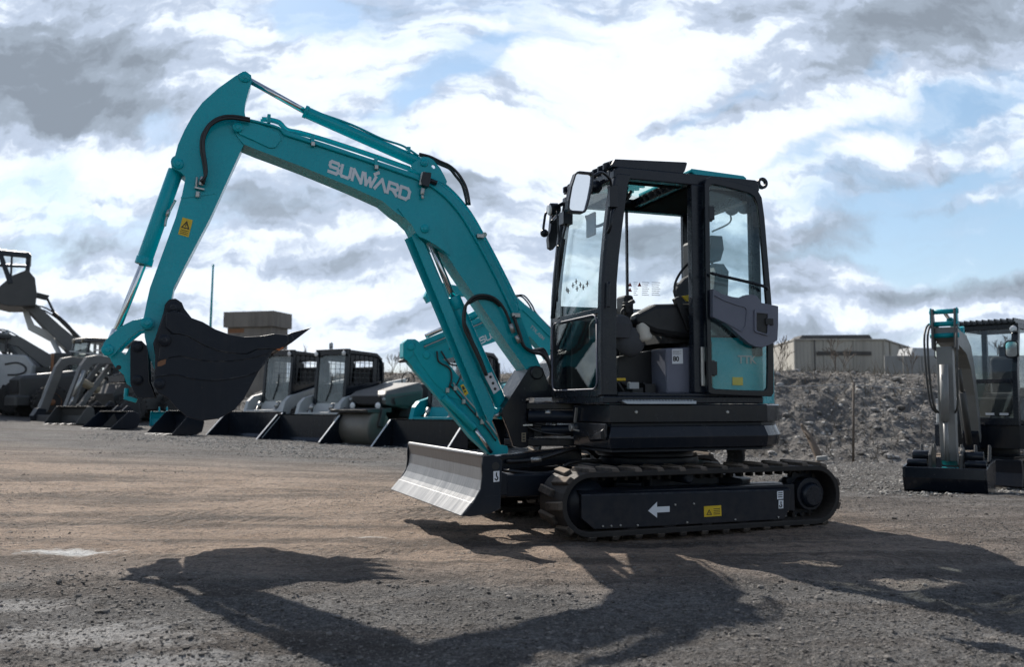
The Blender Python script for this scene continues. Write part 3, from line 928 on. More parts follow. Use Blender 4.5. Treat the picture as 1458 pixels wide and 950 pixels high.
    for z0, z1, xx in ((.895, .950, 1.08), (.605, .665, 1.10)):
        m = MB(); m.plan([(.60, yc - .26), (.60, .10), (.82, .02), (xx, yc + .10), (xx + .05, yc), (xx, yc - .10), (.82, yc - .24)], z0, z1); P('tower_lug', m, 'black', root, .008)
    m = MB(); m.cyl((1.0, yc, .60), (1.0, yc, .97), .062, n=24); P('swing_pin', m, 'black', root, .003)
    m = MB(); m.yz([(.28, .66), (.10, .66), (.10, .70)] + [(.10 + .13 * math.sin(R(a)), .785 + .105 * -math.cos(R(a))) for a in range(10, 171, 20)] + [(.10, .88), (.10, .90), (.28, .90)], .66, .70); P('front_plate', m, 'black', root, .004)
    m = MB(); m.cyl((.62, .22, .84), (1.0, -.02, .84), .05); m.cyl((.62, .18, .74), (.9, .0, .73), .042); P('swing_cylinder', m, 'navy', root, .003)
    m = MB(); m.cyl((.86, .10, .872), (.90, .075, .872), .02, n=8); m.cyl((.80, .06, .775), (.83, .04, .775), .018, n=8); m.bar((.98, .0, .775), (1.05, -.03, .772), .02, .012); P('hose_fitting', m, 'zinc', root, 0)
    for k in range(4):
        m = MB(); m.tube([(.60, .15 - .05 * k, .72 + .05 * k), (.78, .10 - .05 * k, .70 + .05 * k), (.95, .0 - .04 * k, .73 + .04 * k), (1.05, -.08, .80)], .013); P('hose', m, 'rubber', root, 0)

    # ---------------- swing post
    ya = yc + .17
    post = H.tr(zz([(345, 215), (365, 200), (400, 194), (440, 208), (455, 250), (480, 315), (520, 345), (541, 372), (541, 408), (345, 412), (328, 422), (332, 560), (340, 640), (338, 745), (300, 752), (243, 740), (212, 640), (160, 512), (176, 480)], 680, 480, 4.75), ya)
    m = MB()
    for s in (1, -1): m.prism(post, yc + s * .17, yc + s * .135)
    z = [q for q in post]
    m.prism([post[17], post[18], post[0], (post[0][0] - .09, post[0][1] - .12), (post[17][0] - .06, post[17][1])], yc - .136, yc + .136)
    m.box(.94, 1.10, yc - .136, yc + .136, .67, .89)
    po = P('swing_post', m, 'black', root, .006)
    c = H.at(764, 531, ya)
    m = MB(); m.lathe((c[0], yc + .17, c[2]), (0, 1, 0), [(0, .055), (.012, .055), (.018, .045)], 20); m.lathe((c[0], yc - .17, c[2]), (0, -1, 0), [(0, .055), (.012, .055), (.018, .045)], 20)
    for q in ((746, 571), (788.5, 556)):
        d = H.at(*q, ya); m.lathe((d[0], yc + .17, d[2]), (0, 1, 0), [(0, .02), (.010, .016)], 12)
    P('pivot_pin', m, 'black', po, .002)
    m = MB(); m.prism(H.tr(zz([(297, 648), (326, 648), (326, 708), (297, 710)], 680, 480, 4.75), ya), ya + .001, ya + .003); P('label', m, 'tan', po, 0)
    m = MB()
    for k in range(3): m.prism(H.tr(zz([(303, 656 + 18 * k), (320, 656 + 18 * k), (320, 664 + 18 * k), (303, 665 + 18 * k)], 680, 480, 4.75), ya), ya + .003, ya + .004)
    P('label_print', m, 'ink', po, 0)

    # ---------------- boom
    yb = yc + .12
    top = [(332.2, 181.5), (336.8, 172.2), (346, 169.5), (358, 171), (371.5, 174.5), (397, 182.5), (430, 193.5), (460, 203), (500, 216.5), (534, 228), (580.5, 243.5), (610, 254), (625, 262), (640, 273), (652, 285), (663, 298), (674, 314), (684, 332), (697, 358), (713, 390), (730, 424), (745, 460), (758, 495), (768, 518), (773, 532), (768, 543), (757, 543)]
    low = [(751, 529), (728, 497), (682, 430), (652, 387), (637, 364), (629, 355), (622, 350), (614, 344), (606, 340), (597, 337), (591, 330), (586, 320), (577, 311), (563, 302), (545, 286.5), (500, 266), (430, 237), (381, 218.5), (366, 213), (347, 205), (337, 193)]
    bp = H.tr(top + low, yb)
    m = MB(); m.prism(bp, yc - .12, yb); bo = P('boom', m, 'teal', root, .007)
    # welded doublers at the tip, the knuckle and the cylinder lug
    d1 = H.tr(zz([(832, 395), (850, 362), (890, 350), (1000, 380), (1110, 430), (1125, 470), (1090, 520), (1050, 522), (960, 480), (870, 440)], 140, 90, 4.319), yb)
    d2 = H.tr([(566, 297), (585, 305), (604, 313), (618, 322), (628, 336), (637, 352), (640, 364), (622, 350.5), (606, 341), (597, 337.5), (591, 330), (586, 320.5), (577, 311.5)], yb)
    d3 = H.tr([(700, 456), (715, 446), (735, 470), (757, 500), (767, 520), (764, 540), (752, 530), (728, 497)], yb)
    for d in (d1, d2):
        m = MB()
        m.prism(d, yb + .0005, yb + .012); m.prism(d, yc - .132, yc - .1205); P('doubler_plate', m, 'teal', bo, .004)
    def pin(par, q, y, r, name='pivot_pin', mat='teal', yy=None):
        c = H.at(*q, y)
        m = MB()
        for s in (1, -1):
            y0 = yc + s * ((y - yc))
            m.lathe((c[0], y0, c[2]), (0, s, 0), [(-.03, r), (.012, r), (.016, r * .86), (.017, r * .45), (.022, r * .4)], 20)
        return P(name, m, mat, par, .0015)
    pin(bo, (338.5, 181.5), yb + .012, .036)
    pin(bo, (604.8, 325.6), yb + .012, .034)
    # arm cylinder bracket on the knuckle
    br = H.tr(zz([(660, 462), (680, 440), (738, 402), (775, 402), (805, 418), (850, 470), (880, 525), (905, 582), (870, 570), (780, 522), (700, 490)], 430, 130, 4.319), yc + .075)
    m = MB()
    hc = H.at(617.5, 237, yc + .075); hc = (hc[0], hc[2])
    op_, ip_ = holed(br, hc, .016, 40)
    for s in (1, -1): m.ring(op_, ip_, yc + s * .05, yc + s * .075)
    P('cylinder_bracket', m, 'teal', bo, .004)
    pin(bo, (603.7, 231.8), yc + .075, .030)
    # steel pipes along the top edge
    run_a = [(371, 171), (384, 172), (397, 176), (407, 186), (425, 190), (460, 200), (500, 213), (534, 224.5), (575, 239), (606, 250), (625, 261), (641, 274), (655, 289), (668, 306), (680, 326), (697, 357), (713, 388), (731, 425), (737, 446)]
    run_b = [(346, 168.7), (371, 174.5), (397, 182), (406, 191), (425, 197), (460, 208.5), (500, 221.5), (534, 233), (575, 247.5), (600, 257), (619, 268), (635, 281), (648, 295), (660, 311), (672, 331), (690, 363), (707, 396), (724, 432), (731, 448)]
    for run, y in ((run_a, yb - .03), (run_b, yb + .014)):
        m = MB(); m.tube(H.path(run, y), .0105, 7, 3); P('hydraulic_pipe', m, 'teal', bo, 0)
    m = MB(); m.tube(H.path([(q[0] + 2, q[1] - 3) for q in run_a], yc - .05), .0105, 7, 3); P('hydraulic_pipe', m, 'teal', bo, 0)
    for i, q in enumerate([(383, 174), (445, 203), (535, 236), (682, 337), (732, 450)]):
        c = H.at(*q, yb)
        big = i > 0
        m = MB()
        if i == 3: m.box(c[0] - .035, c[0] + .025, yb, yb + .035, c[2] - .014, c[2] + .016)
        elif i == 4: m.box(c[0] - .04, c[0] + .03, yb, yb + .04, c[2] - .015, c[2] + .02)
        else:
            m.box(c[0] - .010, c[0] + .014, yb - .05, yb + .03, c[2] - .012, c[2] + .055)
        cl = P('pipe_clamp', m, 'teal' if i < 3 else 'zinc', bo, .003)
        if 0 < i < 3:
            m = MB(); m.box(c[0] - .014, c[0] + .014, yb + .002, yb + .04, c[2] - .034, c[2] - .002); P('clamp_nut', m, 'zinc', cl, .003)
    m = MB(); m.cyl(H.at(690, 334, yc - .03), H.at(690, 334, yc + .02), .02, n=10); P('pipe_clamp', m, 'zinc', bo, 0)
    # safety valve block below the bracket
    m = MB(); m.prism(H.tr(zz([(735, 505), (785, 510), (780, 565), (768, 600), (728, 585), (722, 560)], 430, 130, 4.319), yb), yb, yb + .06); m.cyl(H.at(613, 257, yb + .03), H.at(622, 261, yb + .03), .02, n=10); vb = P('valve_block', m, 'black', bo, .006)
    m = MB(); m.cyl(H.at(602, 268, yb + .03), H.at(601, 277, yb + .03), .017, n=8); m.cyl(H.at(601, 278, yb + .03), H.at(602, 283, yb + .03), .011, n=8); m.prism(H.tr(zz([(728, 505), (748, 500), (735, 585), (712, 580)], 430, 130, 4.319), yb), yb + .02, yb + .045); P('valve_fitting', m, 'zinc', vb, .002)
    # lettering
    BL, BR, TL = np.array((467.8, 243.7)), np.array((580.6, 284.6)), np.array((471.0, 229.3))
    m = MB(); m.ly = (yb + .0006, yb + .0022)
    def place(x, y):
        q = BL + (BR - BL) * x / 9.04 + (TL - BL) * y
        p = H.at(q[0], q[1], yb); return (p[0], p[2])
    lettering(m, "SUNW'ARD", place, th=.30); P('lettering', m, 'white', bo, 0)
    # hoses at the foot of the boom
    for k, off in enumerate((0, 4)):
        pts = [(732 + off, 452), (727, 462), (720 - off, 444 + off), (712, 432 + off), (704, 425 + off), (697, 422 + off), (688, 420.5 + off), (679, 421.5 + off), (671, 426 + off), (664, 434), (660.5 + off * .4, 444), (660 + off * .4, 460), (663 + off, 472), (669 + off * .6, 484), (677 + off * .6, 501), (684 + off * .5, 516), (692 + off * .3, 535)]
        if k: pts = pts[2:]
        m = MB(); m.tube(H.path(pts[1:] if not k else pts[1:], yb + .05 - .035 * k), .0125, 8, 4); P('hose', m, 'rubber', bo, 0)
    for q0, q1 in (((727, 461), (731, 474)), ((735, 478), (740, 488))):
        m = MB(); m.cyl(H.at(*q0, yb + .045), H.at(*q1, yb + .045), .02, n=8); P('hose_fitting', m, 'zinc', bo, 0)
    for k in range(6):
        pts = [(731 + k, 450 + k), (738 + 2 * k, 472 + 3 * k), (745 + 2 * k, 492 + 2 * k), (758 + 3 * k, 502 - k), (772 + 2 * k, 505 + 2 * k), (782 + k, 520 + 2 * k), (786 - k, 540), (785 - 2 * k, 552)]
        m = MB(); m.tube(H.path(pts, yb + .05 - .045 * k), .0125, 7, 4); P('hose', m, 'rubber', root, 0)
    # hoses over the knuckle
    for k in range(2):
        o = 4 * k
        pts = [(596.7, 219 + o), (612, 223 + o), (626.8, 230 + o), (640, 236 + o), (652 - o, 247 + o * .6), (661.5 - o, 262), (666 - o, 276), (668.5 - o * .8, 292)]
        m = MB(); m.tube(H.path(pts, yc + .06 - .09 * k), .0125, 8, 4); P('hose', m, 'rubber', bo, 0)
    # ---------------- arm cylinder
    cr0, cr1, ce = H.at(348, 110, yc), H.at(436, 159.5, yc), H.at(597, 231.5, yc)
    m = MB(); m.cyl(cr0, H.at(450, 167, yc), .024); ac_rod = P('arm_cylinder_rod', m, 'chrome', root, 0)
    m = MB(); m.cyl(H.at(433, 158, yc), H.at(438, 160.3, yc), .050, n=22); m.cyl(H.at(437, 160, yc), ce, .0455, n=22); m.cyl(H.at(590, 228.5, yc), H.at(603.7, 232.5, yc), .04)
    P('arm_cylinder', m, 'teal', root, .003)
    m = MB(); m.tube(H.path([(452, 160), (500, 177), (543, 197), (570, 206), (583, 213), (596, 222)], yc + .03), .009, 7, 4); P('hydraulic_pipe', m, 'teal', root, 0)
    c = H.at(581.5, 213, yc + .03); m = MB(); m.box(c[0] - .014, c[0] + .014, yc - .01, yc + .05, c[2] - .03, c[2] + .02); P('pipe_clamp', m, 'teal', root, .002)
    # ---------------- boom cylinder
    b0, b1, b2 = H.at(604.8, 326, yc), H.at(645, 424, yc), H.at(714, 577, yc)
    m = MB(); m.cyl(b0, H.at(655, 448, yc), .026); P('boom_cylinder_rod', m, 'chrome', root, 0)
    m = MB(); m.cyl(H.at(644.5, 423, yc), H.at(652, 440, yc), .060, n=22); m.cyl(b1, b2, .055, n=22)
    e = H.at(708, 592, yc); m.cyl((e[0], yc - .10, e[2] + .02), (e[0], yc + .10, e[2] + .02), .05); P('boom_cylinder', m, 'teal', root, .003)
    m = MB(); gp = H.tr([(585.5, 334), (592, 334), (604, 346), (706, 586), (699, 604), (690, 590)], yc + .085)
    for s in (1, -1): m.prism(gp, yc + s * .07, yc + s * .085)
    m.bar(H.at(588, 336, yc), H.at(694, 590, yc), .15, .012, (0, 1, 0))
    gd = P('cylinder_guard', m, 'teal', root, .003)
    m = MB(); m.prism(H.tr([(689, 534), (700, 530), (712, 555), (703, 561.5)], yc + .086), yc + .0865, yc + .089); P('white_label', m, 'white', gd, 0)
    m = MB()
    for q in ((698.5, 537), (702, 546), (705, 554)):
        c = H.at(*q, yc + .09); m.lathe((c[0], yc + .089, c[2]), (0, 1, 0), [(0, .012), (.0008, .011)], 12)
    P('label_print', m, 'ink', gd, 0)
    m = MB(); m.cyl(H.at(707, 589, yc + .09), H.at(709, 593, yc + .09), .03, n=10); P('hose_fitting', m, 'zinc', root, 0)

    # ---------------- stick
    ys = yc + .105
    so = zz([(832, 85), (870, 60), (905, 47), (940, 72), (944, 110), (920, 185), (902, 255), (900, 300), (905, 330)], 140, 90, 4.319) + [(352, 175), (353, 192), (345.5, 209), (299.8, 309), (262, 381), (247.5, 410), (243, 432), (236, 470), (233, 500), (229, 528), (222, 532), (213, 510), (206, 480), (204, 455), (209, 430), (213.5, 410), (250, 310)] + zz([(495, 880), (510, 830), (535, 712), (532, 690), (505, 668), (452, 640), (450, 625), (466, 590), (490, 500), (530, 410), (580, 320), (640, 240), (740, 150)], 140, 90, 4.319)
    so[0] = (334, 108.5)
    sp = H.tr(so, ys)
    m = MB(); m.prism(sp, yc - .105, ys); st = P('stick', m, 'teal', root, .006)
    m = MB(); m.prism(H.tr(zz([(508, 822), (725, 796), (722, 804), (507, 832)], 140, 90, 4.319), ys), ys + .0005, ys + .004); P('weld_seam', m, 'teal', st, .001)
    pin(st, (348.4, 109.7), ys, .040)
    pin(st, (253.8, 233.5), ys, .038)
    # hoses round the elbow on to the stick
    for k in range(2):
        o = 3.2 * k
        pts = [(356, 169 + o), (346, 167 + o), (336.8, 165.5 + o), (324, 165 + o), (311, 168 + o), (300, 175 + o), (292.8 + o, 184), (288 + o, 194), (286.5 + o, 204), (287 + o, 216), (289.3 + o * .9, 229), (291.5 + o * .7, 243), (291.7, 252), (289 - o, 262 - o)]
        m = MB(); m.tube(H.path(pts, yb + .035 + .02 * k), .0115, 8, 4); P('hose', m, 'rubber', st, 0)
    m = MB(); m.cyl(H.at(289, 252, ys + .03), H.at(286, 264, ys + .03), .018, n=8); m.cyl(H.at(280.5, 252, ys + .02), H.at(279.5, 266, ys + .02), .008, n=8); m.cyl(H.at(282, 273, ys + .02), H.at(281, 281, ys + .02), .016, n=8)
    a = H.at(277, 268, ys); b = H.at(291, 271, ys); m.bar((a[0], ys + .02, a[2]), (b[0], ys + .02, b[2]), .03, .012); P('hose_fitting', m, 'zinc', st, .001)
    m = MB(); m.prism(H.tr([(260, 309.5), (274.5, 313.5), (268.5, 338), (253.5, 333.5)], ys), ys + .0006, ys + .003); P('warning_label', m, 'yellow', st, 0)
    m = MB()
    f = lambda u, v: (260 + 14.3 * u - 6.3 * v, 309.5 + 4 * u + 24 * v)
    m.ring(H.tr([f(.5, .12), f(.92, .58), f(.08, .58)], ys), H.tr([f(.5, .26), f(.76, .52), f(.24, .52)], ys), ys + .0031, ys + .004)
    m.prism(H.tr([f(.46, .30), f(.54, .30), f(.54, .48), f(.46, .48)], ys), ys + .0031, ys + .004)
    for k in range(3): m.prism(H.tr([f(.12, .68 + .1 * k), f(.88, .68 + .1 * k), f(.88, .71 + .1 * k), f(.12, .71 + .1 * k)], ys), ys + .0031, ys + .004)
    P('warning_symbol', m, 'ink', st, 0)
    # bucket cylinder
    m = MB(); m.cyl(H.at(250.5, 243, yc), H.at(205.5, 371, yc), .054, n=22); m.cyl(H.at(207, 367, yc), H.at(204, 377, yc), .060, n=22); c = H.at(253.8, 233.5, yc); m.cyl((c[0], yc - .06, c[2]), (c[0], yc + .06, c[2]), .05); P('bucket_cylinder', m, 'teal', root, .003)
    m = MB(); m.cyl(H.at(206, 371, yc), H.at(166, 470, yc), .026); m.cyl(H.at(166, 470, yc), H.at(155, 497, yc), .033); P('bucket_cylinder_rod', m, 'chrome', root, .002)
    m = MB(); m.tube(H.path([(250, 285), (243, 298), (237, 312), (235, 322)], yc + .06), .009, 7); m.cyl(H.at(241, 299, yc + .07), H.at(238, 308, yc + .07), .014, n=8); P('hose_fitting', m, 'zinc', st, 0)
    # link arms (teal)
    yl = yc + .15
    la = H.tr(zz([(330, 190), (365, 185), (392, 205), (395, 235), (370, 262), (335, 262), (300, 270), (250, 310), (190, 365), (150, 415), (120, 437), (80, 425), (64, 390), (78, 345), (120, 300), (190, 240), (260, 205)], 130, 410, 4.418), yl)
    m = MB()
    for s in (1, -1): m.prism(la, yc + s * .115, yc + s * .15)
    ln = P('link_arm', m, 'teal', root, .006)
    pin(ln, (209.2, 460.2), yl, .040); pin(ln, (153.3, 498.3), yl, .040)
    bl2 = H.tr(zz([(95, 400), (140, 380), (190, 405), (215, 420), (250, 360), (300, 350), (310, 420), (300, 520), (290, 600), (250, 625), (222, 605), (205, 550), (150, 500), (125, 460)], 130, 410, 4.418), yc + .09)
    m = MB()
    for s in (1, -1): m.prism(bl2, yc + s * .04, yc + s * .09)
    lk = P('bucket_link', m, 'teal', root, .005)
    c = H.at(169, 523.5, yc + .09); m = MB(); m.cyl((c[0], yc + .06, c[2]), (c[0], yc + .0905, c[2]), .017, n=12); P('grease_hole', m, 'ink', lk, 0)
    # black coupler plates
    cp = H.tr(zz([(245, 380), (252, 348), (280, 332), (318, 334), (345, 362), (356, 400), (360, 520), (362, 590), (390, 660), (400, 692), (290, 694), (262, 650), (245, 600)], 130, 410, 4.418), yc + .19)
    m = MB()
    for s in (1, -1): m.prism(cp, yc + s * .155, yc + s * .19)
    m.prism(H.tr(zz([(262, 630), (285, 640), (385, 650), (395, 688), (292, 690)], 130, 410, 4.418), yc), yc - .155, yc + .155)
    cpl = P('quick_coupler', m, 'bucket', root, .006)
    pin(cpl, (196, 494.3), yc + .19, .036, 'coupler_pin', 'bucket'); pin(cpl, (196, 541.3), yc + .19, .036, 'coupler_pin', 'bucket')
    m = MB(); m.cyl(H.at(180.5, 553, yc + .1), H.at(179, 566, yc + .1), .016, n=8); m.bar(H.at(177, 566, yc + .1), H.at(195, 571, yc + .1), .05, .03); P('coupler_latch', m, 'teal_dusty', cpl, .003)

    # ---------------- bucket
    hb = .35; ybk = yc + hb
    outl = zz([(455, 170), (520, 150), (575, 165), (630, 190), (700, 215), (780, 262), (870, 295), (960, 310), (1060, 305), (1150, 290), (1215, 296), (1235, 300), (1240, 340), (1190, 395), (1150, 388), (1050, 530), (960, 700), (900, 770), (800, 825), (690, 838), (600, 812), (530, 752), (480, 692), (420, 662), (392, 610), (400, 500), (402, 420), (395, 340), (425, 255)], 130, 410, 4.418)
    op = H.tr(outl, ybk)
    bm_ = MB()
    for s in (1, -1): bm_.prism(op, yc + s * hb, yc + s * (hb - .02))
    shell = op[14:29]
    inner = [(x + .022 * 0, z + .0) for x, z in shell]
    cx = sum(q[0] for q in shell) / len(shell); cz = sum(q[1] for q in shell) / len(shell) + .12
    inner = [(cx + (x - cx) * .955, cz + (z - cz) * .955) for x, z in shell]
    bm_.prism(shell + inner[::-1], yc - hb + .021, yc + hb - .021)
    bk = P('bucket', bm_, 'bucket', root, .005)
    # layered side doublers, one proud of the next
    e1 = H.tr(zz([(470, 160), (520, 146), (575, 165), (630, 190), (700, 215), (780, 262), (870, 295), (960, 310), (1060, 305), (1150, 290), (1215, 296), (1238, 302), (1240, 335), (1188, 390), (1150, 382), (1050, 385), (980, 415), (900, 412), (800, 398), (700, 358), (610, 305), (560, 292), (515, 290), (470, 250)], 130, 410, 4.418), ybk)
    e2 = H.tr(zz([(440, 300), (515, 292), (560, 294), (610, 307), (700, 360), (800, 400), (900, 414), (980, 417), (1050, 387), (1150, 384), (1100, 420), (1000, 445), (880, 462), (740, 462), (640, 448), (560, 430), (500, 440), (420, 462)], 130, 410, 4.418), ybk)
    e3 = H.tr(zz([(405, 440), (420, 464), (500, 442), (560, 432), (640, 450), (740, 464), (880, 464), (1000, 447), (1100, 422), (1135, 400), (1052, 520), (960, 555), (820, 578), (700, 578), (600, 562), (540, 545), (440, 552), (400, 560)], 130, 410, 4.418), ybk)
    for e, t in ((e1, .020), (e2, .013), (e3, .008)):
        m = MB()
        for s in (1, -1): m.prism(e, yc + s * (hb + .0006), yc + s * (hb + t))
        P('side_doubler', m, 'bucket', bk, .004)
    # weld beads along the doublers
    for ln_ in (e1[12:24], e2[8:18], e3[8:18]):
        m = MB(); m.tube([(x, yc + hb + .006, z) for x, z in ln_], .004, 6, 3); P('weld_bead', m, 'bucket', bk, 0)
    # ears
    ear = H.tr(zz([(455, 150), (462, 105), (490, 72), (530, 66), (570, 92), (585, 130), (640, 200), (560, 330), (480, 420), (400, 420), (388, 350), (410, 290)], 130, 410, 4.418), yc + .16)
    m = MB()
    for s in (1, -1): m.prism(ear, yc + s * .125, yc + s * .16)
    er = P('bucket_ear', m, 'bucket', bk, .005)
    pin(er, (246.8, 438.5), yc + .16, .046, 'bucket_pin', 'bucket'); pin(er, (234.2, 484.7), yc + hb + .022, .040, 'bucket_pin', 'bucket'); pin(er, (227, 547), yc + hb + .004, .036, 'bucket_pin', 'bucket')
    m = MB(); m.prism(H.tr(zz([(580, 135), (600, 135), (625, 165), (628, 190), (585, 190)], 130, 410, 4.418), ybk), yc - .1, yc + .1); P('stop_plate', m, 'bucket', bk, .004)
    m = MB(); m.prism(H.tr(zz([(418, 470), (450, 448), (472, 452), (466, 480), (440, 492), (416, 496)], 130, 410, 4.418), ybk), yc + hb + .0085, yc + hb + .0095); P('rust_mark', m, 'rust', bk, 0)
    # lip and teeth
    lip = H.tr(zz([(1150, 300), (1205, 298), (1212, 318), (1172, 390), (1120, 400)], 130, 410, 4.418), ybk)
    m = MB(); m.prism(lip, yc - hb + .021, yc + hb - .021); P('bucket_lip', m, 'bucket', bk, .003)
    ad = H.tr(zz([(1175, 375), (1205, 318), (1238, 290), (1262, 292), (1275, 325), (1250, 345), (1195, 392)], 130, 410, 4.418), ybk)
    tp = H.tr(zz([(1238, 292), (1262, 280), (1390, 247), (1262, 345), (1248, 348), (1255, 322)], 130, 410, 4.418), ybk)
    for k in range(6):
        y = yc - hb + .045 + k * (2 * hb - .09) / 5
        m = MB(); m.prism(ad, y - .030, y + .030); m.loft([[(x, y - (.026 if x > 2.78 else .016), z) for x, z in tp], [(x, y + (.026 if x > 2.78 else .016), z) for x, z in tp]])
        P('bucket_tooth', m, 'navy', bk, .003)
    m = MB(); m.prism(H.tr(zz([(1160, 388), (1200, 372), (1212, 380), (1180, 396)], 130, 410, 4.418), ybk), ybk + .001, ybk + .02); P('painted_bolt', m, 'orange', bk, .002)

    # ---------------- cab
    cab(root, P)
    return root

def cab(root, P):
    yo, yi = .927, -.047                                 # outer left face, right face
    PL = [(.690, 2.60), (.733, 2.412), (.774, 2.114), (.805, 1.765), (.813, 1.411), (.811, 1.00)]
    PR = [(.560, 2.60), (.586, 2.552), (.634, 2.225), (.683, 1.867), (.693, 1.414), (.692, 1.00)]
    zs = [1.0, 1.2, 1.4, 1.6, 1.8, 2.0, 2.2, 2.4, 2.52, 2.60]
    m = MB()
    # floor and sills
    m.box(-.52, .80, yi, yo, .944, .995)
    m.box(-.52, .69, yo - .07, yo - .002, .993, 1.02)
    # pillars
    for y0, y1, dx in ((yo - .075, yo, 0), (yi, yi + .05, .045)):
        m.loft([[(interp(PL, z), y0, z), (interp(PL, z), y1 - .012, z), (interp(PL, z) - .012, y1, z), (interp(PR, z) + dx, y1, z), (interp(PR, z) + dx, y0, z)] for z in zs])
    m.prism([(.068, 1.02), (.068, 2.57), (-.062, 2.57), (-.062, 1.02)], yo - .07, yo)
    for y0, y1 in ((yo - .07, yo - .004), (yi + .002, yi + .07)):
        m.prism([(-.455, 1.3), (-.455, 2.57), (-.525, 2.57), (-.53, 1.3)], y0, y1)
    m.box(-.40, -.46, yi + .002, yi + .05, 1.3, 2.57)
    # head rails
    m.prism([(.70, 2.565), (.70, 2.625), (.66, 2.650), (-.50, 2.650), (-.53, 2.61), (-.53, 2.565)], yo - .08, yo - .003)
    m.prism([(.70, 2.55), (.70, 2.625), (.66, 2.650), (-.50, 2.650), (-.53, 2.61), (-.53, 2.55)], yi + .003, yi + .08)
    m.box(.60, .70, yi + .08, yo - .08, 2.565, 2.645); m.box(-.53, -.44, yi + .08, yo - .08, 2.50, 2.645)
    m.box(.04, .10, yi + .08, yo - .08, 2.575, 2.645)
    cb = P('cab_frame', m, 'cabgrey', root, .010)
    m = MB(); m.rbox(-.49, .66, .0, .90, .99, 1.0, .02); m.box(-.44, .04, yi + .08, yo - .08, 2.56, 2.60)
    m.box(.1, .58, yi + .08, yi + .14, 2.56, 2.60); m.box(.1, .58, yo - .14, yo - .08, 2.56, 2.60); P('cab_lining', m, 'lining', root, .006)
    # front: lower panel, cross bar and two panes that follow the bowed posts
    m = MB(); m.loft([[(interp(PL, z) + dx, y, z) for dx, y in ((-.004, yi + .05), (-.004, yo - .07), (-.05, yo - .07), (-.05, yi + .05))] for z in (.99, 1.04)])
    m.loft([[(interp(PL, z) + dx, y, z) for dx, y in ((-.002, yi + .04), (-.002, yo - .06), (-.04, yo - .06), (-.04, yi + .04))] for z in (1.585, 1.625)])
    P('front_crossbar', m, 'cabgrey', cb, .005)
    for z0, z1, mat in ((1.045, 1.585, 'tinted'), (1.625, 2.565, 'windscreen')):
        m = MB(); n = 8
        m.loft([[(interp(PL, lerp(z0, z1, k / n)) - .016, y, lerp(z0, z1, k / n)) for y in (yi + .045, yo - .07)] + [(interp(PL, lerp(z0, z1, k / n)) - .022, y, lerp(z0, z1, k / n)) for y in (yo - .07, yi + .045)] for k in range(n + 1)])
        P('windscreen', m, mat, root, 0)
    # rubber seal round the lower pane
    m = MB(); ptt = []
    for y, z in rrect(yi + .05, yo - .075, 1.045, 1.58, .07, 5): ptt.append((interp(PL, z) + .002, y, z))
    m.tube(ptt + ptt[:1], .007, 6, 0); P('pane_seal', m, 'plastic', cb, 0)
    # right side: low panel, big window, divider; rear window
    m = MB(); m.box(-.40, .77, yi, yi + .04, 1.0, 1.73); m.box(-.5, -.44, yi + .05, yo - .05, 1.3, 1.72); P('lower_panel', m, 'cabgrey', cb, .006)
    m = MB(); m.box(.112, .130, yi + .004, yi + .03, 1.73, 2.56); P('window_divider', m, 'black', cb, .002)
    m = MB(); m.box(-.40, .72, yi + .010, yi + .016, 1.73, 2.56); P('side_window', m, 'glass', root, 0)
    m = MB(); m.box(-.50, -.494, yi + .06, yo - .06, 1.72, 2.52); P('rear_window', m, 'glass', root, 0)
    m = MB(); m.box(-.455, -.062, yo - .03, yo - .024, 1.45, 2.56); P('side_window', m, 'glass', root, 0)
    # print on the panes
    m = MB(); yq = yi + .0175
    for q in ((897, 405), (897, 412.5), (910.5, 405)):
        a, b, c = [H.at(q[0] + d[0], q[1] + d[1], yq) for d in ((-3, 3), (3, 3), (0, -3))]
        m.prism([(a[0], a[2]), (b[0], b[2]), (c[0], c[2])], yq, yq + .001)
    P('window_triangle', m, 'red', root, 0)
    for u0, u1 in ((902, 908), (914, 924), (928, 940)):
        m = MB()
        for k in range(7):
            a, b = H.at(u0, 402 + 3 * k, yq), H.at(u1 - (k * 7 % 3), 402 + 3 * k, yq)
            m.box(b[0], a[0], yq, yq + .001, a[2] - .003, a[2] + .001)
        P('lettering', m, 'greydark', root, 0)
    m = MB()
    for (u, v) in ((820, 411), (826, 405), (832, 412), (836, 408), (840, 413), (845, 410), (830, 401), (818, 408)):
        p = H.at(u, v, .45); x = interp(PL, p[2]) - .012
        yy = yi + .05 + (u - 800) / 60 * .86
        m.bar((x + .004, yy - .02, p[2]), (x + .004, yy + .02, p[2]), .006, .006); m.bar((x + .004, yy, p[2] - .02), (x + .004, yy, p[2] + .02), .006, .006)
    P('window_sign', m, 'greydark', root, 0)
    # wiper
    m = MB()
    wz = lambda z: interp(PL, z) + .012
    m.tube([(wz(2.40), .17, 2.40), (wz(2.1) + .02, .14, 2.1), (wz(1.75), .12, 1.75)], .010, 6); m.bar((wz(2.25) + .01, .16, 2.25), (wz(1.62) + .012, .06, 1.62), .02, .03); m.box(.72, .80, .12, .22, 2.36, 2.46); P('wiper', m, 'black', root, .002)

    # ---- roof: hatch opening under a slatted guard, teal cover behind
    m = MB(); m.box(.10, .60, yi + .1, yo - .1, 2.612, 2.618); P('roof_window', m, 'roofglass', root, 0)
    m = MB(); m.box(-.50, .07, yi + .05, yo - .05, 2.60, 2.648); P('roof_panel', m, 'lining', root, .006)
    m = MB(); ro = [(-.02, 2.650), (-.44, 2.650), (-.46, 2.672), (-.43, 2.692), (.03, 2.708), (.03, 2.68)]
    m.prism(ro, yi + .06, yo - .06); P('roof_cover', m, 'teal', root, .008)
    m = MB()
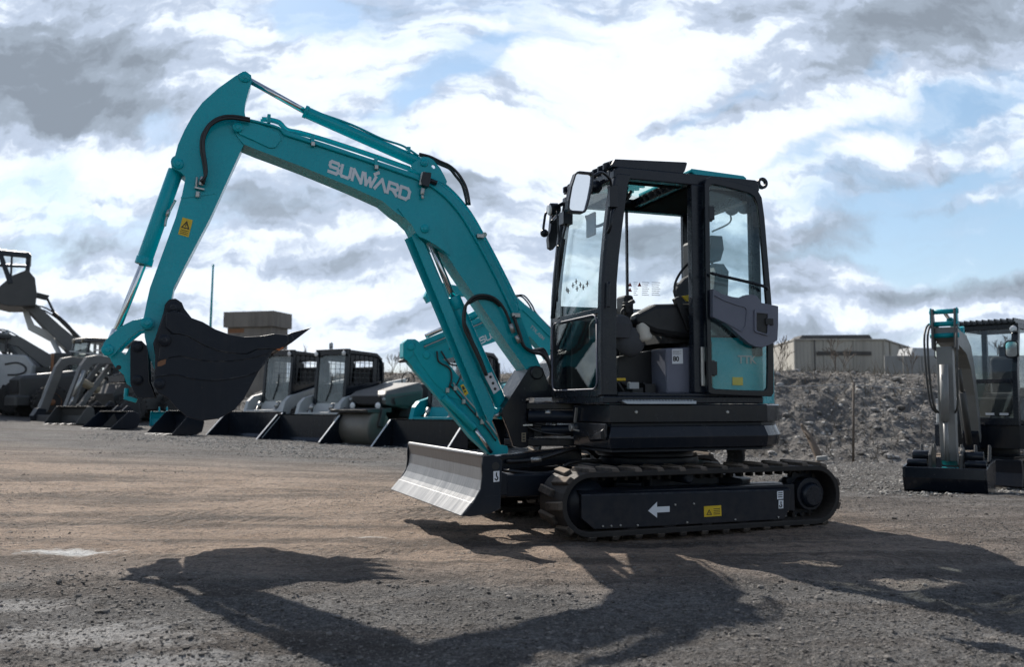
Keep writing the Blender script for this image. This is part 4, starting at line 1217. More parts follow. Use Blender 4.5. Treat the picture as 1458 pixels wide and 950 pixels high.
    for y0, y1 in ((yo - .07, yo - .03), (yi + .03, yi + .07)): m.prism([(.70, 2.652), (.70, 2.672), (.675, 2.712), (.09, 2.742), (.08, 2.735), (.10, 2.675), (.12, 2.652)], y0, y1)
    m.box(.665, .70, yi + .07, yo - .07, 2.655, 2.70)
    gd = P('roof_guard', m, 'cabgrey', root, .005)
    for k in range(9):
        y = yi + .11 + k * (yo - yi - .22) / 8
        m = MB(); m.loft([[(x, y + a, z + b) for a, b in ((-.012, -.02), (.012, -.02), (.012, .028), (-.012, .028))] for x, z in ((.735, 2.665), (.66, 2.695), (.10, 2.715))]); P('guard_slat', m, 'cabgrey', gd, .003)
    # lifting eye at the back corner
    c = H.at(1085, 261, .86); rr_ = [(c[0] + .045 * math.cos(2 * PI * k / 24), c[2] + .045 * math.sin(2 * PI * k / 24)) for k in range(24)]
    m = MB(); m.ring(rr_, [(c[0] + (x - c[0]) * .52, c[2] + (z - c[2]) * .52) for x, z in rr_], .845, .875); m.box(c[0] + .036, c[0] + .13, .846, .874, c[2] - .035, c[2] + .012)
    P('lifting_eye', m, 'cabgrey', cb, .003)
    # work lamps
    for y in (yo - .17, yi + .02):
        m = MB(); m.lathe((.80, y, 2.525), (1, 0, -.15), [(-.07, .03), (-.05, .048), (0, .052), (.02, .052)], 16); m.bar((.70, y, 2.58), (.77, y, 2.54), .04, .03)
        wl = P('work_lamp', m, 'black', root, .002)
        m = MB(); m.lathe((.815, y, 2.522), (1, 0, -.15), [(0, .049), (.012, .046), (.02, .03)], 16); P('lens', m, 'lamp', wl, 0)
    # mirrors
    ym = 1.10
    mo = zz([(285, 195), (300, 180), (330, 171), (450, 182), (474, 192), (480, 215), (470, 300), (440, 450), (405, 575), (390, 600), (365, 610), (235, 602), (210, 590), (203, 565), (212, 480), (240, 330)], 780, 220, 7.308)
    cx = sum(q[0] for q in mo) / 16; cy = sum(q[1] for q in mo) / 16
    mi = [(cx + (a - cx) * .84, cy + (b - cy) * .90) for a, b in mo]
    A, B = H.tr(mo, ym), H.tr(mi, ym)
    m = MB(); m.ring(A, B, ym - .03, ym + .006); m.prism(A, ym - .05, ym - .031); mr = P('mirror', m, 'black', root, .006)
    m = MB(); m.prism(B, ym - .030, ym - .012); P('mirror_glass', m, 'mirror', mr, 0)
    m = MB(); m.tube([H.at(846, 250, ym - .04), (.85, 1.04, 2.56), (.76, .98, 2.53), (.735, .94, 2.46)], .011, 8); m.box(.69, .755, .925, .965, 2.34, 2.50); P('mirror_arm', m, 'black', mr, .003)
    # far mirror, seen from its back
    yf = yi - .22
    m = MB(); m.tube([(.80, yi, 2.42), H.at(797, 300, yf), H.at(779, 302, yf), H.at(775, 315, yf), H.at(773, 332, yf)], .011, 8); mr = P('mirror_arm', m, 'black', root, 0)
    o = H.tr(zz([(165, 310), (185, 330), (200, 350), (195, 420), (180, 490), (160, 515), (142, 505), (138, 460), (148, 415), (155, 340)], 740, 210, 3.5175), yf)
    m = MB(); m.prism(o, yf - .03, yf + .03); P('mirror', m, 'black', mr, .012)
    m = MB(); m.ball(H.at(775, 332, yf), .035); P('mirror_joint', m, 'black', mr, 0)
    m = MB(); m.tube([H.at(793, 300, .1), H.at(796, 345, .1), H.at(793, 352, .1)], .008, 6); P('bracket', m, 'black', mr, 0)
    # grab handle on the front post
    m = MB(); m.tube([(interp(PL, z) - .035, yo + .035, z) for z in (1.62, 1.66, 1.72, 1.80)][::1], .013, 8)
    m.tube([(.70, yo + .002, 2.34), (.735, yo + .03, 2.30), (.748, yo + .03, 2.2), (.755, yo + .002, 2.16)], .012, 8); P('grab_handle', m, 'black', root, 0)

    # ---- door, swung right back against the side
    yd = .985
    outer = [(1003.5, 262), (1006, 254), (1013, 251.5), (1030, 255), (1050, 260), (1068, 264.5), (1079, 270), (1085, 281), (1089, 310), (1094, 370), (1099, 430), (1101.5, 480), (1102, 530), (1102, 560), (1099, 565), (1050, 563.5), (1015, 562), (1009, 560), (1007, 480), (1005, 370)]
    inner = [(1010.5, 268), (1012, 263.5), (1017, 262.5), (1030, 265.5), (1050, 270.5), (1066, 275), (1074, 280), (1078.5, 290), (1082, 315), (1087, 370), (1091.5, 430), (1093.5, 480), (1093.5, 530), (1093, 552), (1089, 556.5), (1050, 555.5), (1019, 554), (1014, 551), (1012.5, 480), (1011.5, 370)]
    A, B = H.tr(outer, yd), H.tr(inner, yd)
    m = MB(); m.ring(A, B, yd - .028, yd); dr = P('door', m, 'black', root, .006)
    m = MB(); m.prism(B, yd - .018, yd - .012); P('door_glass', m, 'tinted', dr, 0)
    pn = H.tr(zz([(953, 712), (1000, 738), (1050, 752), (1090, 757), (1118, 742), (1145, 740), (1172, 748), (1195, 782), (1268, 796)], 740, 210, 3.5175) + zz([(1277, 60), (1277, 150), (1273, 228), (1250, 245), (1200, 266), (1165, 262), (1130, 245), (1080, 203), (1040, 165), (1000, 135), (953, 113)], 740, 420, 3.5175), yd)
    m = MB(); m.prism(pn, yd - .008, yd + .045); pa = P('door_panel', m, 'plastic', dr, .010)
    rr = H.tr(zz([(965, 735), (1020, 765), (1090, 790), (1130, 800), (1138, 815), (1130, 900), (1110, 925), (1040, 885), (965, 850)], 740, 210, 3.5175), yd + .045)
    ri = [(sum(q[0] for q in rr) / 9 + (x - sum(q[0] for q in rr) / 9) * .95, sum(q[1] for q in rr) / 9 + (z - sum(q[1] for q in rr) / 9) * .94) for x, z in rr]
    m = MB(); m.ring(rr, ri, yd + .0445, yd + .052); P('panel_ridge', m, 'plastic', pa, .002)
    q = H.tr(zz([(1172, 813), (1250, 822), (1247, 935), (1240, 945), (1182, 928), (1172, 920)], 740, 210, 3.5175), yd + .045)
    q2 = [(sum(a[0] for a in q) / 6 + (x - sum(a[0] for a in q) / 6) * .72, sum(a[1] for a in q) / 6 + (z - sum(a[1] for a in q) / 6) * .80) for x, z in q]
    m = MB(); m.ring(q, q2, yd + .0446, yd + .056); P('handle_frame', m, 'plastic', pa, .003)
    m = MB(); m.prism(q2, yd + .0452, yd + .047); P('handle_recess', m, 'ink', pa, 0)
    m = MB(); c = H.at(1087, 460, yd); m.box(c[0] - .05, c[0] + .02, yd + .047, yd + .058, c[2] - .02, c[2] + .03); P('door_handle', m, 'darkplastic', pa, .005)
    m = MB(); m.tube(H.path([(1013, 388), (1016, 390), (1045, 397), (1075, 404), (1090, 409), (1093, 413)], yd + .04), .012, 8); P('grab_bar', m, 'black', dr, 0)
    for z in (1.2, 2.35):
        m = MB(); m.box(-.09, -.035, yo - .005, yd, z - .05, z + .05); m.cyl((-.07, yo + .03, z - .06), (-.07, yo + .03, z + .06), .014, n=10); P('door_hinge', m, 'black', dr, .003)
    m = MB(); m.prism([(-.01, 1.07), (.02, 1.07), (.02, 1.36), (-.01, 1.36)], yo + .0005, yo + .02); P('door_latch', m, 'zinc', cb, .006)
    # step plate
    m = MB(); m.prism([(.685, .962), (.64, .940), (.085, .940), (.085, .962)], yo - .02, yo + .05)
    for k in range(22): m.box(.11 + k * .0255, .122 + k * .0255, yo - .02, yo + .05, .9622, .970)
    P('step_plate', m, 'silver', root, .002)

    # ---- inside
    m = MB(); y = .42
    m.rbox(-.36, .16, .17, .67, 1.40, 1.54, .06)
    bk = [H.at(a, b, y) for a, b in ((1012, 425), (1016, 372), (1028, 368), (1040, 374), (1046, 425))]
    m.loft([[(x, y + w, z) for x, w, z in ((-.20, -.22, 1.50), (-.20, .22, 1.50), (-.34, .22, 1.50), (-.34, -.22, 1.50))],
            [(x, y + w, z) for x, w, z in ((-.26, -.24, 1.72), (-.26, .24, 1.72), (-.40, .24, 1.72), (-.40, -.24, 1.72))],
            [(x, y + w, z) for x, w, z in ((-.31, -.22, 1.98), (-.31, .22, 1.98), (-.43, .22, 1.98), (-.43, -.22, 1.98))],
            [(x, y + w, z) for x, w, z in ((-.34, -.15, 2.05), (-.34, .15, 2.05), (-.43, .15, 2.05), (-.43, -.15, 2.05))]])
    se = P('seat', m, 'seat', root, .03)
    m = MB(); m.loft([[(x, y + w, 2.08) for x, w in ((-.31, -.12), (-.31, .12), (-.42, .12), (-.42, -.12))], [(x, y + w, 2.17) for x, w in ((-.32, -.14), (-.32, .14), (-.44, .14), (-.44, -.14))], [(x, y + w, 2.28) for x, w in ((-.34, -.12), (-.34, .12), (-.44, .12), (-.44, -.12))]]); m.cyl((-.38, y - .06, 2.0), (-.38, y - .06, 2.1), .01); m.cyl((-.38, y + .06, 2.0), (-.38, y + .06, 2.1), .01); P('headrest', m, 'seat', se, .025)
    m = MB(); m.rbox(-.40, .06, .12, .74, 1.0, 1.41, .05); P('seat_base', m, 'darkplastic', root, .01)
    # near console with joystick gaiter
    yc2 = .72
    m = MB(); m.loft([[(x, yy, z) for x, yy, z in ((.46, yc2 - .07, 1.52), (.46, yc2 + .07, 1.52), (.46, yc2 + .07, 1.60), (.46, yc2 - .07, 1.60))], [(x, yy, z) for x, yy, z in ((.30, yc2 - .08, 1.46), (.30, yc2 + .08, 1.46), (.30, yc2 + .08, 1.68), (.30, yc2 - .08, 1.68))], [(x, yy, z) for x, yy, z in ((-.05, yc2 - .08, 1.42), (-.05, yc2 + .08, 1.42), (-.05, yc2 + .08, 1.70), (-.05, yc2 - .08, 1.70))]]); cs = P('arm_console', m, 'darkplastic', root, .035)
    g0 = H.at(922, 468, yc2 + .08)
    m = MB(); m.lathe((g0[0], yc2 + .04, g0[2] - .09), (.25, 0, 1), [(0, .05), (.03, .062), (.06, .05), (.09, .055), (.12, .038), (.15, .028)], 14); P('joystick_gaiter', m, 'cream', cs, 0)
    m = MB(); m.rbox(.47, .72, .45, .80, 1.42, 1.60, .08); m.ball(H.at(897, 487, .74), .12, 1, .5, .95); P('foot_bolster', m, 'seat', root, .03)
    m = MB(); m.bar(H.at(962, 424, .80), H.at(981, 470, .80), .045, .05, (0, 1, 0)); m.tube([H.at(961, 422, .8), H.at(961, 405, .8), H.at(969, 388, .8), H.at(983, 372, .8)], .010, 7); lv = P('safety_lever', m, 'darkplastic', root, .01)
    m = MB(); m.cyl(H.at(983, 371, .8), H.at(985, 366, .8), .016, n=8); P('lever_knob', m, 'red', lv, 0)
    m = MB(); m.prism(H.tr(zz([(815, 745), (865, 735), (868, 760), (840, 772)], 740, 210, 3.5175), .70), .68, .70); P('belt_tag', m, 'yellow', se, .003)
    m = MB(); m.prism(H.tr([(962, 412), (975, 396), (990, 388), (992, 470), (980, 470)], .62), .55, .62); P('seat_side', m, 'seat', se, .02)
    # travel levers
    for k, yy in ((0, .50), (1, .36)):
        b = H.at(884, 452, yy); t = H.at(893, 433, yy)
        m = MB(); m.tube([(b[0], yy, b[2] - .35), (b[0], yy, b[2]), (t[0] + .02, yy, t[2] - .03)], .012, 7); m.bar(H.at(888, 437, yy), H.at(902, 429, yy), .03, .05, (0, 1, 0)); m.bar(H.at(890, 430, yy), H.at(893, 446, yy), .035, .04, (0, 1, 0)); tl = P('travel_lever', m, 'ink', root, .006)
        m = MB(); m.cyl((b[0] + .01, yy, b[2] + .01), (b[0] + .005, yy, b[2] - .05), .022, n=10); P('lever_ring', m, 'yellow', tl, 0)
    m = MB(); m.bar(H.at(893, 440, .3), H.at(926, 452, .3), .03, .03); P('wiper_motor', m, 'silver', root, .004)
    m = MB(); m.box(.12, .70, .02, .12, 1.0, 1.60); m.prism(H.tr([(880, 508), (949, 495), (950, 556), (900, 556), (880, 545)], .60), .50, .60); P('console_panel', m, 'darkplastic', root, .012)
    for k in range(3):
        m = MB(); c = H.at(886 + 18 * k, 552, .72); m.box(c[0] - .06, c[0] + .03, .62, .74, 1.0, 1.03 + .03 * k); m.bar((c[0] - .02, .68, 1.03), (c[0] + .03, .68, 1.10), .07, .02); P('pedal', m, 'darkplastic', root, .005)
    m = MB(); c = H.at(901, 553, .7); m.box(c[0] - .03, c[0] + .05, .70, .745, 1.05, 1.10); P('pedal_tag', m, 'greylight', root, .004)
    m = MB(); c = H.at(886, 543, .7); m.box(c[0] - .03, c[0] + .04, .64, .70, 1.11, 1.13); P('pedal_tag', m, 'yellow', root, .004)
    bx = H.tr([(948, 496), (984, 494), (984, 561), (950, 561)], .84)
    m = MB(); m.prism(bx, .60, .84); bo = P('tool_box', m, 'plastic', root, .015)
    m = MB(); m.prism(H.tr(zz([(762, 272), (815, 270), (817, 345), (763, 346)], 740, 420, 3.5175), .84), .8405, .843); P('white_label', m, 'white', bo, 0)
    c = H.at(962.5, 511.5, .8436)
    text_mesh('80', .050, MT['ink'], 'lettering', bo, face_M((c[0], .8436, c[2]), (-1, 0, 0), (0, 0, 1)), .0016)
    m = MB()
    for k in range(4):
        a, b = H.at(958, 500 + 1.6 * k, .8436), H.at(970 - k % 2 * 3, 500 + 1.6 * k, .8436); m.box(b[0], a[0], .8431, .844, a[2] - .0012, a[2] + .0012)
    P('label_print', m, 'ink', bo, 0)
    # speaker, fan and stowed things by the rear post
    m = MB(); m.rbox(-.44, -.36, .04, .20, 1.98, 2.30, .03); m.lathe((-.40, .20, 2.2), (0, 1, 0), [(0, .06), (.02, .055), (.021, .03)], 16); m.box(-.40, -.30, .04, .12, 1.74, 1.96); P('speaker', m, 'darkplastic', root, .008)
    m = MB(); c = H.at(1040, 298, .3); m.lathe((c[0], .30, c[2]), (.3, 1, 0), [(0, .05), (.03, .06), (.05, .06), (.051, .02)], 16); m.lathe((c[0] - .12, .30, c[2] + .02), (.3, 1, 0), [(0, .05), (.03, .06), (.05, .06)], 16); m.tube([(c[0], .28, c[2]), (c[0] - .02, .26, c[2] - .1), (c[0] + .12, .2, c[2] - .18)], .008, 6); P('cab_fan', m, 'ink', root, 0)
    m = MB(); m.rbox(.25, .33, .18, .34, 1.62, 1.80, .02); m.cyl((.30, .26, 1.4), (.30, .26, 1.64), .015); P('monitor', m, 'darkplastic', root, .008)
    m = MB(); m.tube([(.55, .10, 2.46), (.56, .2, 2.36), (.56, .45, 2.33), (.55, .70, 2.40), (.52, .84, 2.50)], .012, 7); P('sunblind_rail', m, 'darkplastic', root, 0)
    m = MB(); m.box(.60, .62, .25, .40, 2.25, 2.43); P('paper_holder', m, 'plastic', root, .004)

MAIN = main_excavator()
# ---------------------------------------------------------------- other machines
def PP(root, bev=.006):
    return lambda name, mb, mat, par=None, b=None: mb.build(name, MT[mat], root if par is None else par, bev if b is None else b)

# ---- second teal excavator, arm folded, behind the boom
def second_excavator():
    o = at_depth(812, 600, 11.9); o[2] = gz(o[0], o[1])
    S = Frame(*o, .30)
    root = thing('excavator', 'teal excavator with its arm folded down, half hidden behind the boom of the big one', 'excavator', tuple(o), S.yaw)
    P = PP(root)
    bp = S.tr([(735, 422), (747, 433), (766, 448), (787, 472), (812, 510), (826, 545), (815, 560), (800, 556), (792, 530), (778, 505), (755, 480), (735, 474), (707, 486), (664, 501), (642, 510), (622, 512), (606, 506), (596, 496), (598, 486), (645, 467), (690, 449), (718, 428)], .11)
    m = MB(); m.prism(bp, -.11, .11); bo = P('boom', m, 'teal_dusty')
    fr = S.tr([(576.5, 486), (580, 483), (591, 483), (613, 497.5), (637, 516), (655, 538), (670, 554), (719, 627), (724, 640), (722, 652), (700, 650), (672.5, 624.5), (626, 567), (582, 516), (575.5, 510)], .12)
    m = MB(); m.prism(fr, -.10, .12); st = P('stick', m, 'teal_dusty')
    m = MB(); m.prism(S.tr([(574, 488), (588, 484), (589, 506), (578, 513), (574, 508)], .13), -.12, .13); P('stick_end_plate', m, 'teal_dusty', st)
    m = MB(); m.prism(S.tr([(570, 513), (580, 509), (583, 515), (574, 516)], .13), -.1, .1); P('stop_plate', m, 'greydark', st)
    m = MB(); m.prism(S.tr([(655.5, 549), (659.5, 547), (667, 560), (662, 564.5)], .121), .1206, .123); yl = P('warning_label', m, 'yellow', st, 0)
    m = MB(); m.prism(S.tr([(657.5, 551), (660, 550), (662.5, 554.5), (659.5, 556)], .1235), .1231, .124); m.prism(S.tr([(660.5, 557), (663, 556), (664, 558), (661.5, 559.5)], .1235), .1231, .124); P('warning_symbol', m, 'ink', yl, 0)
    m = MB(); m.prism(S.tr([(592, 487), (612, 501), (634, 519), (650, 541), (660, 572), (640, 566), (618, 545), (596, 515), (588, 500)], .122), .1205, .131); P('doubler_plate', m, 'teal_dusty', st)
    m = MB(); m.bar(S.at(588, 522, .125), S.at(668, 617, .125), .03, .022, (0, 1, 0)); P('edge_rib', m, 'teal_dusty', st)
    for k in range(2):
        m = MB(); m.tube(S.path([(640 + 5 * k, 548 - 3 * k), (662 + 5 * k, 574 - 3 * k), (690 + 5 * k, 606 - 3 * k), (706 + 5 * k, 628 - 3 * k)], .14), .010, 6); P('hydraulic_pipe', m, 'zinc' if k else 'rubber', st, 0)
    for q in ((585, 494), (607, 506), (652, 545)):
        c = S.at(*q, .12); m = MB(); m.lathe((c[0], .12, c[2]), (0, 1, 0), [(0, .05), (.02, .048), (.025, .03)], 16); P('pivot_pin', m, 'teal_dusty', st, 0)
    # bracket of the arm cylinder and the cylinder itself
    m = MB(); m.prism(S.tr([(605, 422), (614, 402), (627, 402), (656, 408), (700, 420), (735, 430), (705, 446), (664, 421), (626, 422.5), (614, 429), (610, 431)], .07), -.07, .07); P('cylinder_bracket', m, 'teal_dusty', bo)
    m = MB(); m.cyl(S.at(606, 479, .05), S.at(700, 436, .05), .03); P('arm_cylinder_rod', m, 'chrome', None, 0)
    m = MB(); m.cyl(S.at(632, 467.5, .05), S.at(718, 430, .05), .052); P('arm_cylinder', m, 'teal_dusty')
    for k in range(3):
        m = MB(); m.tube(S.path([(604, 491 + 3 * k), (645, 473.5 + 3 * k), (690, 455 + 3 * k), (720, 434 + 3 * k)], .125 + .01 * k), .009, 6); P('hydraulic_pipe', m, 'zinc' if k == 1 else 'teal_dusty', bo, 0)
    m = MB(); m.cyl(S.at(632, 566, .16), S.at(676, 610, .16), .045); P('bucket_cylinder', m, 'teal_dusty', None)
    m = MB(); m.cyl(S.at(676, 610, .16), S.at(700, 645, .16), .024); P('bucket_cylinder_rod', m, 'chrome', None, 0)
    for k, pts in enumerate(([(622, 500), (625, 515), (640, 525), (643, 540), (638, 556)], [(628, 500), (640, 518), (654, 522), (656, 535), (648, 552)], [(640, 496), (652, 500), (655, 512), (646, 516)])):
        m = MB(); m.tube(S.path(pts, .15), .012, 7); P('hose', m, 'rubber', None, 0)
    for q in ((645, 478), (637, 556), (648, 553), (660, 572), (680, 590), (686, 601)):
        c = S.at(*q, .15); m = MB(); m.box(c[0] - .02, c[0] + .02, .12, .17, c[2] - .03, c[2] + .03); P('pipe_clamp', m, 'zinc', None, .004)
    m = MB(); m.tube(S.path([(731, 424), (742, 422), (752, 432), (758, 443)], .09), .011, 7); P('hose', m, 'rubber', None, 0)
    m = MB(); m.tube(S.path([(733, 421), (746, 421), (757, 434), (764, 447), (786, 470)], .0), .011, 7); P('hose', m, 'rubber', None, 0)
    m = MB(); m.tube(S.path([(744, 441), (760, 456), (786, 482)], .125), .010, 6); P('hydraulic_pipe', m, 'teal_dusty', bo, 0)
    # lettering on both boom legs
    m = MB(); m.ly = (.1106, .113)
    BL, BR, TL = np.array((685, 489.5)), np.array((741, 461)), np.array((682.5, 482))
    def place(x, y):
        q = BL + (BR - BL) * x / 9.04 + (TL - BL) * y; p = S.at(q[0], q[1], .111); return (p[0], p[2])
    lettering(m, "SUNW'ARD", place); P('lettering', m, 'white', bo, 0)
    a, b, u = S.at(757, 467, .1105), S.at(773, 483, .1105), S.at(761, 463.5, .1105)
    xd = Vector(b) - Vector(a); mid = Vector(S.at(765, 474, .1112))
    xd = Vector((xd[0], 0, xd[2])); yd = Vector((xd[2], 0, -xd[0]))
    if yd[2] < 0: yd = -yd
    text_mesh('TTK.AEM', .062, MT['greylight'], 'lettering', bo, face_M(mid, xd, yd), .001)
    # base of the machine
    for s in (1, -1): make_track(root, s, L=.9, r_out=.26, zc=.29, half=.2, yc=.76, M=Matrix.Translation((-.9, 0, 0)), lugs=52)
    m = MB(); m.box(-1.75, -.1, -.55, .55, .3, .62); P('carbody', m, 'navy')
    pl = [(.0, .5), (.0, -.5), (-.25, -.85)] + [(x - .95, z) for x, z in arc(0, 0, 1.05, 235, 125, 12)] + [(-.25, .85)]
    m = MB(); m.plan(pl, .70, .98); P('counterweight_skirt', m, 'black')
    pl2 = [(-.75, .82), (-.75, -.82)] + [(x - .95, z) for x, z in arc(0, 0, 1.0, 232, 128, 12)]
    m = MB(); m.plan(pl2, .985, 1.35); P('engine_hood', m, 'teal_dusty')
    m = MB(); m.prism([(-.25, .6), (.12, .62), (.22, .95), (.10, 1.32), (-.1, 1.36), (-.25, 1.0)], -.16, .16); P('swing_post', m, 'black')
    m = MB(); m.rbox(-.75, -.35, -.25, .25, .985, 1.20, .05); m.rbox(-.80, -.70, -.22, .22, 1.2, 1.40, .04); P('seat', m, 'seat')
    # bucket under the folded stick
    bk = S.tr([(700, 650), (722, 648), (745, 655), (760, 668), (745, 684), (715, 690), (695, 675)], .3)
    m = MB(); m.prism(bk, -.3, .3); P('bucket', m, 'bucket')
second_excavator()

def wheel(root, P, x, y, z, r, w, rim='greydark', name='wheel', tread=18):
    s = 1 if y > 0 else -1
    m = MB()
    m.lathe((x, y - w / 2, z), (0, 1, 0), [(0, r * .55), (.01, r * .80), (w * .12, r * .94), (w * .3, r * .97), (w * .7, r * .97), (w * .88, r * .94), (w - .01, r * .80), (w, r * .55)], 28)
    for i in range(tread):
        a = 2 * PI * i / tread
        for sd in (-1, 1):
            aa = a + (PI / tread if sd > 0 else 0)
            pts = []
            for (da, yy) in ((-.06, sd * w * .02), (.06, sd * w * .02), (.06 + .12, sd * w * .48), (-.06 + .12, sd * w * .48)):
                pts.append((aa + da, yy))
            lo = [(x + r * .94 * math.cos(t), y + yy, z + r * .94 * math.sin(t)) for t, yy in pts]
            hi = [(x + r * 1.015 * math.cos(t), y + yy, z + r * 1.015 * math.sin(t)) for t, yy in pts]
            m.loft([lo, hi])
    w_ = m.build(name, MT['tyre'], root, 0)
    m = MB(); m.lathe((x, y + s * w * .5, z), (0, s, 0), [(-w * .2, r * .56), (.0, r * .56), (.0, r * .50), (-w * .15, r * .42), (-w * .1, r * .2), (.02, r * .18), (.03, r * .05)], 20)
    m.build('rim', MT[rim], w_, 0)

def loader_bucket(P, root, x0, w, h=.60, d=.72, lit_edge_mat='white', mat='black'):
    """low wide bucket: back, floor, two side plates and a lip, edges painted white as if sunlit"""
    m = MB()
    m.prism([(x0, .02), (x0 + .04, .0), (x0 + d, .0), (x0 + d, .018), (x0 + .10, .05), (x0 + .05, .12), (x0 + .04, h), (x0 + .07, h + .02), (x0, h + .02)], -w / 2, w / 2)
    bk = P('bucket', m, mat)
    for s in (1, -1):
        m = MB(); m.prism([(x0 + .02, .0), (x0 + d - .02, .0), (x0 + d - .02, .05), (x0 + .10, h), (x0 + .02, h + .01)], s * w / 2 + s * .002, s * (w / 2 + .022)); sp = P('side_plate', m, mat, bk)
        m = MB(); m.bar((x0 + d - .02, s * (w / 2 + .012), .06), (x0 + .11, s * (w / 2 + .012), h + .004), .028, .014, (1, 0, 1)); P('lit_plate_edge', m, lit_edge_mat, sp, 0)  # white paint stands in for sunlight along the plate edges and lip
    m = MB(); m.box(x0 + d - .03, x0 + d + .06, -w / 2 - .02, w / 2 + .02, -.004, .016); P('cutting_edge', m, lit_edge_mat, bk, 0)
    return bk

def skid_steer(loc, yaw, label, paintm='grey', beacon=False, tracked=False, glassy='sheenglass', text=True, wide=1.85):
    root = thing('skid_steer_loader', label, 'loader', (loc[0], loc[1], gz(*loc) - .02), yaw, group='compact loaders parked in a row')
    P = PP(root)
    m = MB(); m.prism([(.78, .30), (.82, .55), (.72, .86), (-1.05, .95), (-1.25, .75), (-1.22, .32)], -.46, .46); P('body', m, paintm)
    m = MB(); m.prism([(-.55, .95), (-1.12, .96), (-1.25, 1.3), (-1.05, 1.42), (-.55, 1.40)], -.42, .42); P('engine_cover', m, 'greydark')
    if tracked:
        for s in (1, -1): make_track(root, s, L=.62, r_out=.27, zc=.30, half=.16, yc=.68, lugs=36)
        for s in (1, -1):
            m = MB(); m.box(-.6, .6, s * .68 - .1, s * .68 + .1, .15, .42); P('track_frame', m, 'greydark')
    else:
        for x in (.50, -.58):
            for s in (1, -1): wheel(root, P, x, s * .70, .38, .40, .28)
    # cage
    m = MB()
    for s in (1, -1):
        m.bar((.72, s * .44, .82), (.62, s * .44, 1.98), .07, .08, (0, 1, 0)); m.bar((-.52, s * .44, .95), (-.50, s * .44, 1.80), .06, .10, (0, 1, 0))
        m.tube([(.62, s * .44, 1.96), (.2, s * .44, 1.97), (-.3, s * .44, 1.93), (-.46, s * .44, 1.84), (-.52, s * .44, 1.6)], .04, 8)
        m.bar((.70, s * .44, 1.12), (-.52, s * .44, 1.30), .05, .16, (0, 0, 1))
    m.prism([(.66, 1.99), (.62, 2.04), (-.30, 2.0), (-.48, 1.88), (-.46, 1.83), (-.28, 1.94), (.6, 1.96)], -.48, .48)
    m.box(.58, .70, -.48, .48, 1.93, 2.06)
    for s in (1, -1):
        m.prism([(.70, .84), (.66, 1.28), (-.50, 1.34), (-.52, .9)], s * .40, s * .435)
        m.prism([(-.22, 1.34), (-.22, 1.94), (-.46, 1.84), (-.52, 1.34)], s * .40, s * .435)
        m.prism([(.60, 1.28), (.50, 1.28), (.42, 1.95), (.60, 1.95)], s * .40, s * .435)
        m.prism([(.45, 1.82), (-.25, 1.80), (-.25, 1.95), (.45, 1.95)], s * .40, s * .435)
    m.box(-.52, -.47, -.4, .4, .95, 1.7)
    cb = P('cab', m, 'black')
    for s in (1, -1):
        m = MB()
        for k in range(7): m.bar((.55 - .15 * k, s * .445, 1.25), (.53 - .15 * k, s * .445, 1.94), .012, .012)
        for k in range(6): m.bar((.62, s * .445, 1.32 + .11 * k), (-.48, s * .445, 1.32 + .11 * k), .012, .012)
        P('side_grille', m, 'black', cb, 0)
    m = MB(); m.loft([[(.735, y, .86) for y in (-.38, .38)] + [(.725, y, .86) for y in (.38, -.38)], [(.645, y, 1.93) for y in (-.38, .38)] + [(.635, y, 1.93) for y in (.38, -.38)]]); P('front_window', m, glassy, cb, 0)
    m = MB(); m.tube([(.745, -.1, .9), (.72, .02, 1.2), (.70, .05, 1.5)], .012, 6); P('wiper', m, 'black', cb, 0)
    m = MB(); m.rbox(-.35, .1, -.25, .25, .85, 1.1, .05); m.rbox(-.42, -.28, -.24, .24, 1.1, 1.65, .05); P('seat', m, 'seat', None)
    m = MB(); m.box(.35, .55, -.34, .34, .86, 1.08); m.rbox(.42, .5, .2, .28, 1.08, 1.3, .02); m.rbox(.42, .5, -.28, -.2, 1.08, 1.3, .02); P('control_panel', m, 'darkplastic')
    for s in (1, -1):
        m = MB(); m.lathe((.70, s * .42, 1.96), (1, 0, -.1), [(-.02, .05), (.03, .065), (.035, .06)], 14); hl = P('headlight', m, 'black', None, 0)
        m = MB(); m.lathe((.738, s * .42, 1.957), (1, 0, -.1), [(0, .057), (.012, .05), (.016, .02)], 14); P('lens', m, 'lamp', hl, 0)
    if beacon:
        m = MB(); m.cyl((.55, -.15, 2.05), (.55, -.15, 2.10), .04); m.lathe((.55, -.15, 2.10), (0, 0, 1), [(0, .045), (.10, .045), (.13, .02)], 12); P('beacon', m, 'greylight', None, 0)
    # lift arms, with their elbow in front of the wheels
    for s in (1, -1):
        m = MB()
        ar = [(-1.20, 1.22), (-1.12, 1.44), (-.5, 1.34), (.62, 1.04), (.90, .98), (1.05, .86), (1.16, .55), (1.22, .20), (1.08, .18), (.98, .45), (.86, .68), (.55, .82), (-.4, 1.10), (-.95, 1.15)]
        m.prism(ar, s * .56, s * .66); la = P('lift_arm', m, paintm)
        m = MB(); m.cyl((-.75, s * .60, .75), (.15, s * .60, .92), .045); P('lift_cylinder', m, 'greydark', la, 0)
        m = MB(); m.prism([(-1.22, .5), (-.95, .5), (-.92, 1.35), (-1.2, 1.38)], s * .46, s * .555); P('rear_tower', m, paintm)
    if text:
        m = MB(); m.ly = (.6605, .6625)
        lettering(m, "SUNWARD", lambda x, y: (.42 - x * .062, .93 + x * .062 * .268 + y * .075)); P('lettering', m, 'greylight', la if s > 0 else None, 0)
    m = MB(); m.box(1.00, 1.12, -.58, .58, .52, .66); m.box(1.10, 1.20, -.58, .58, .24, .34)
    for s in (1, -1): m.bar((1.06, s * .28, .6), (1.22, s * .28, .2), .09, .09)
    P('crossmember', m, paintm)
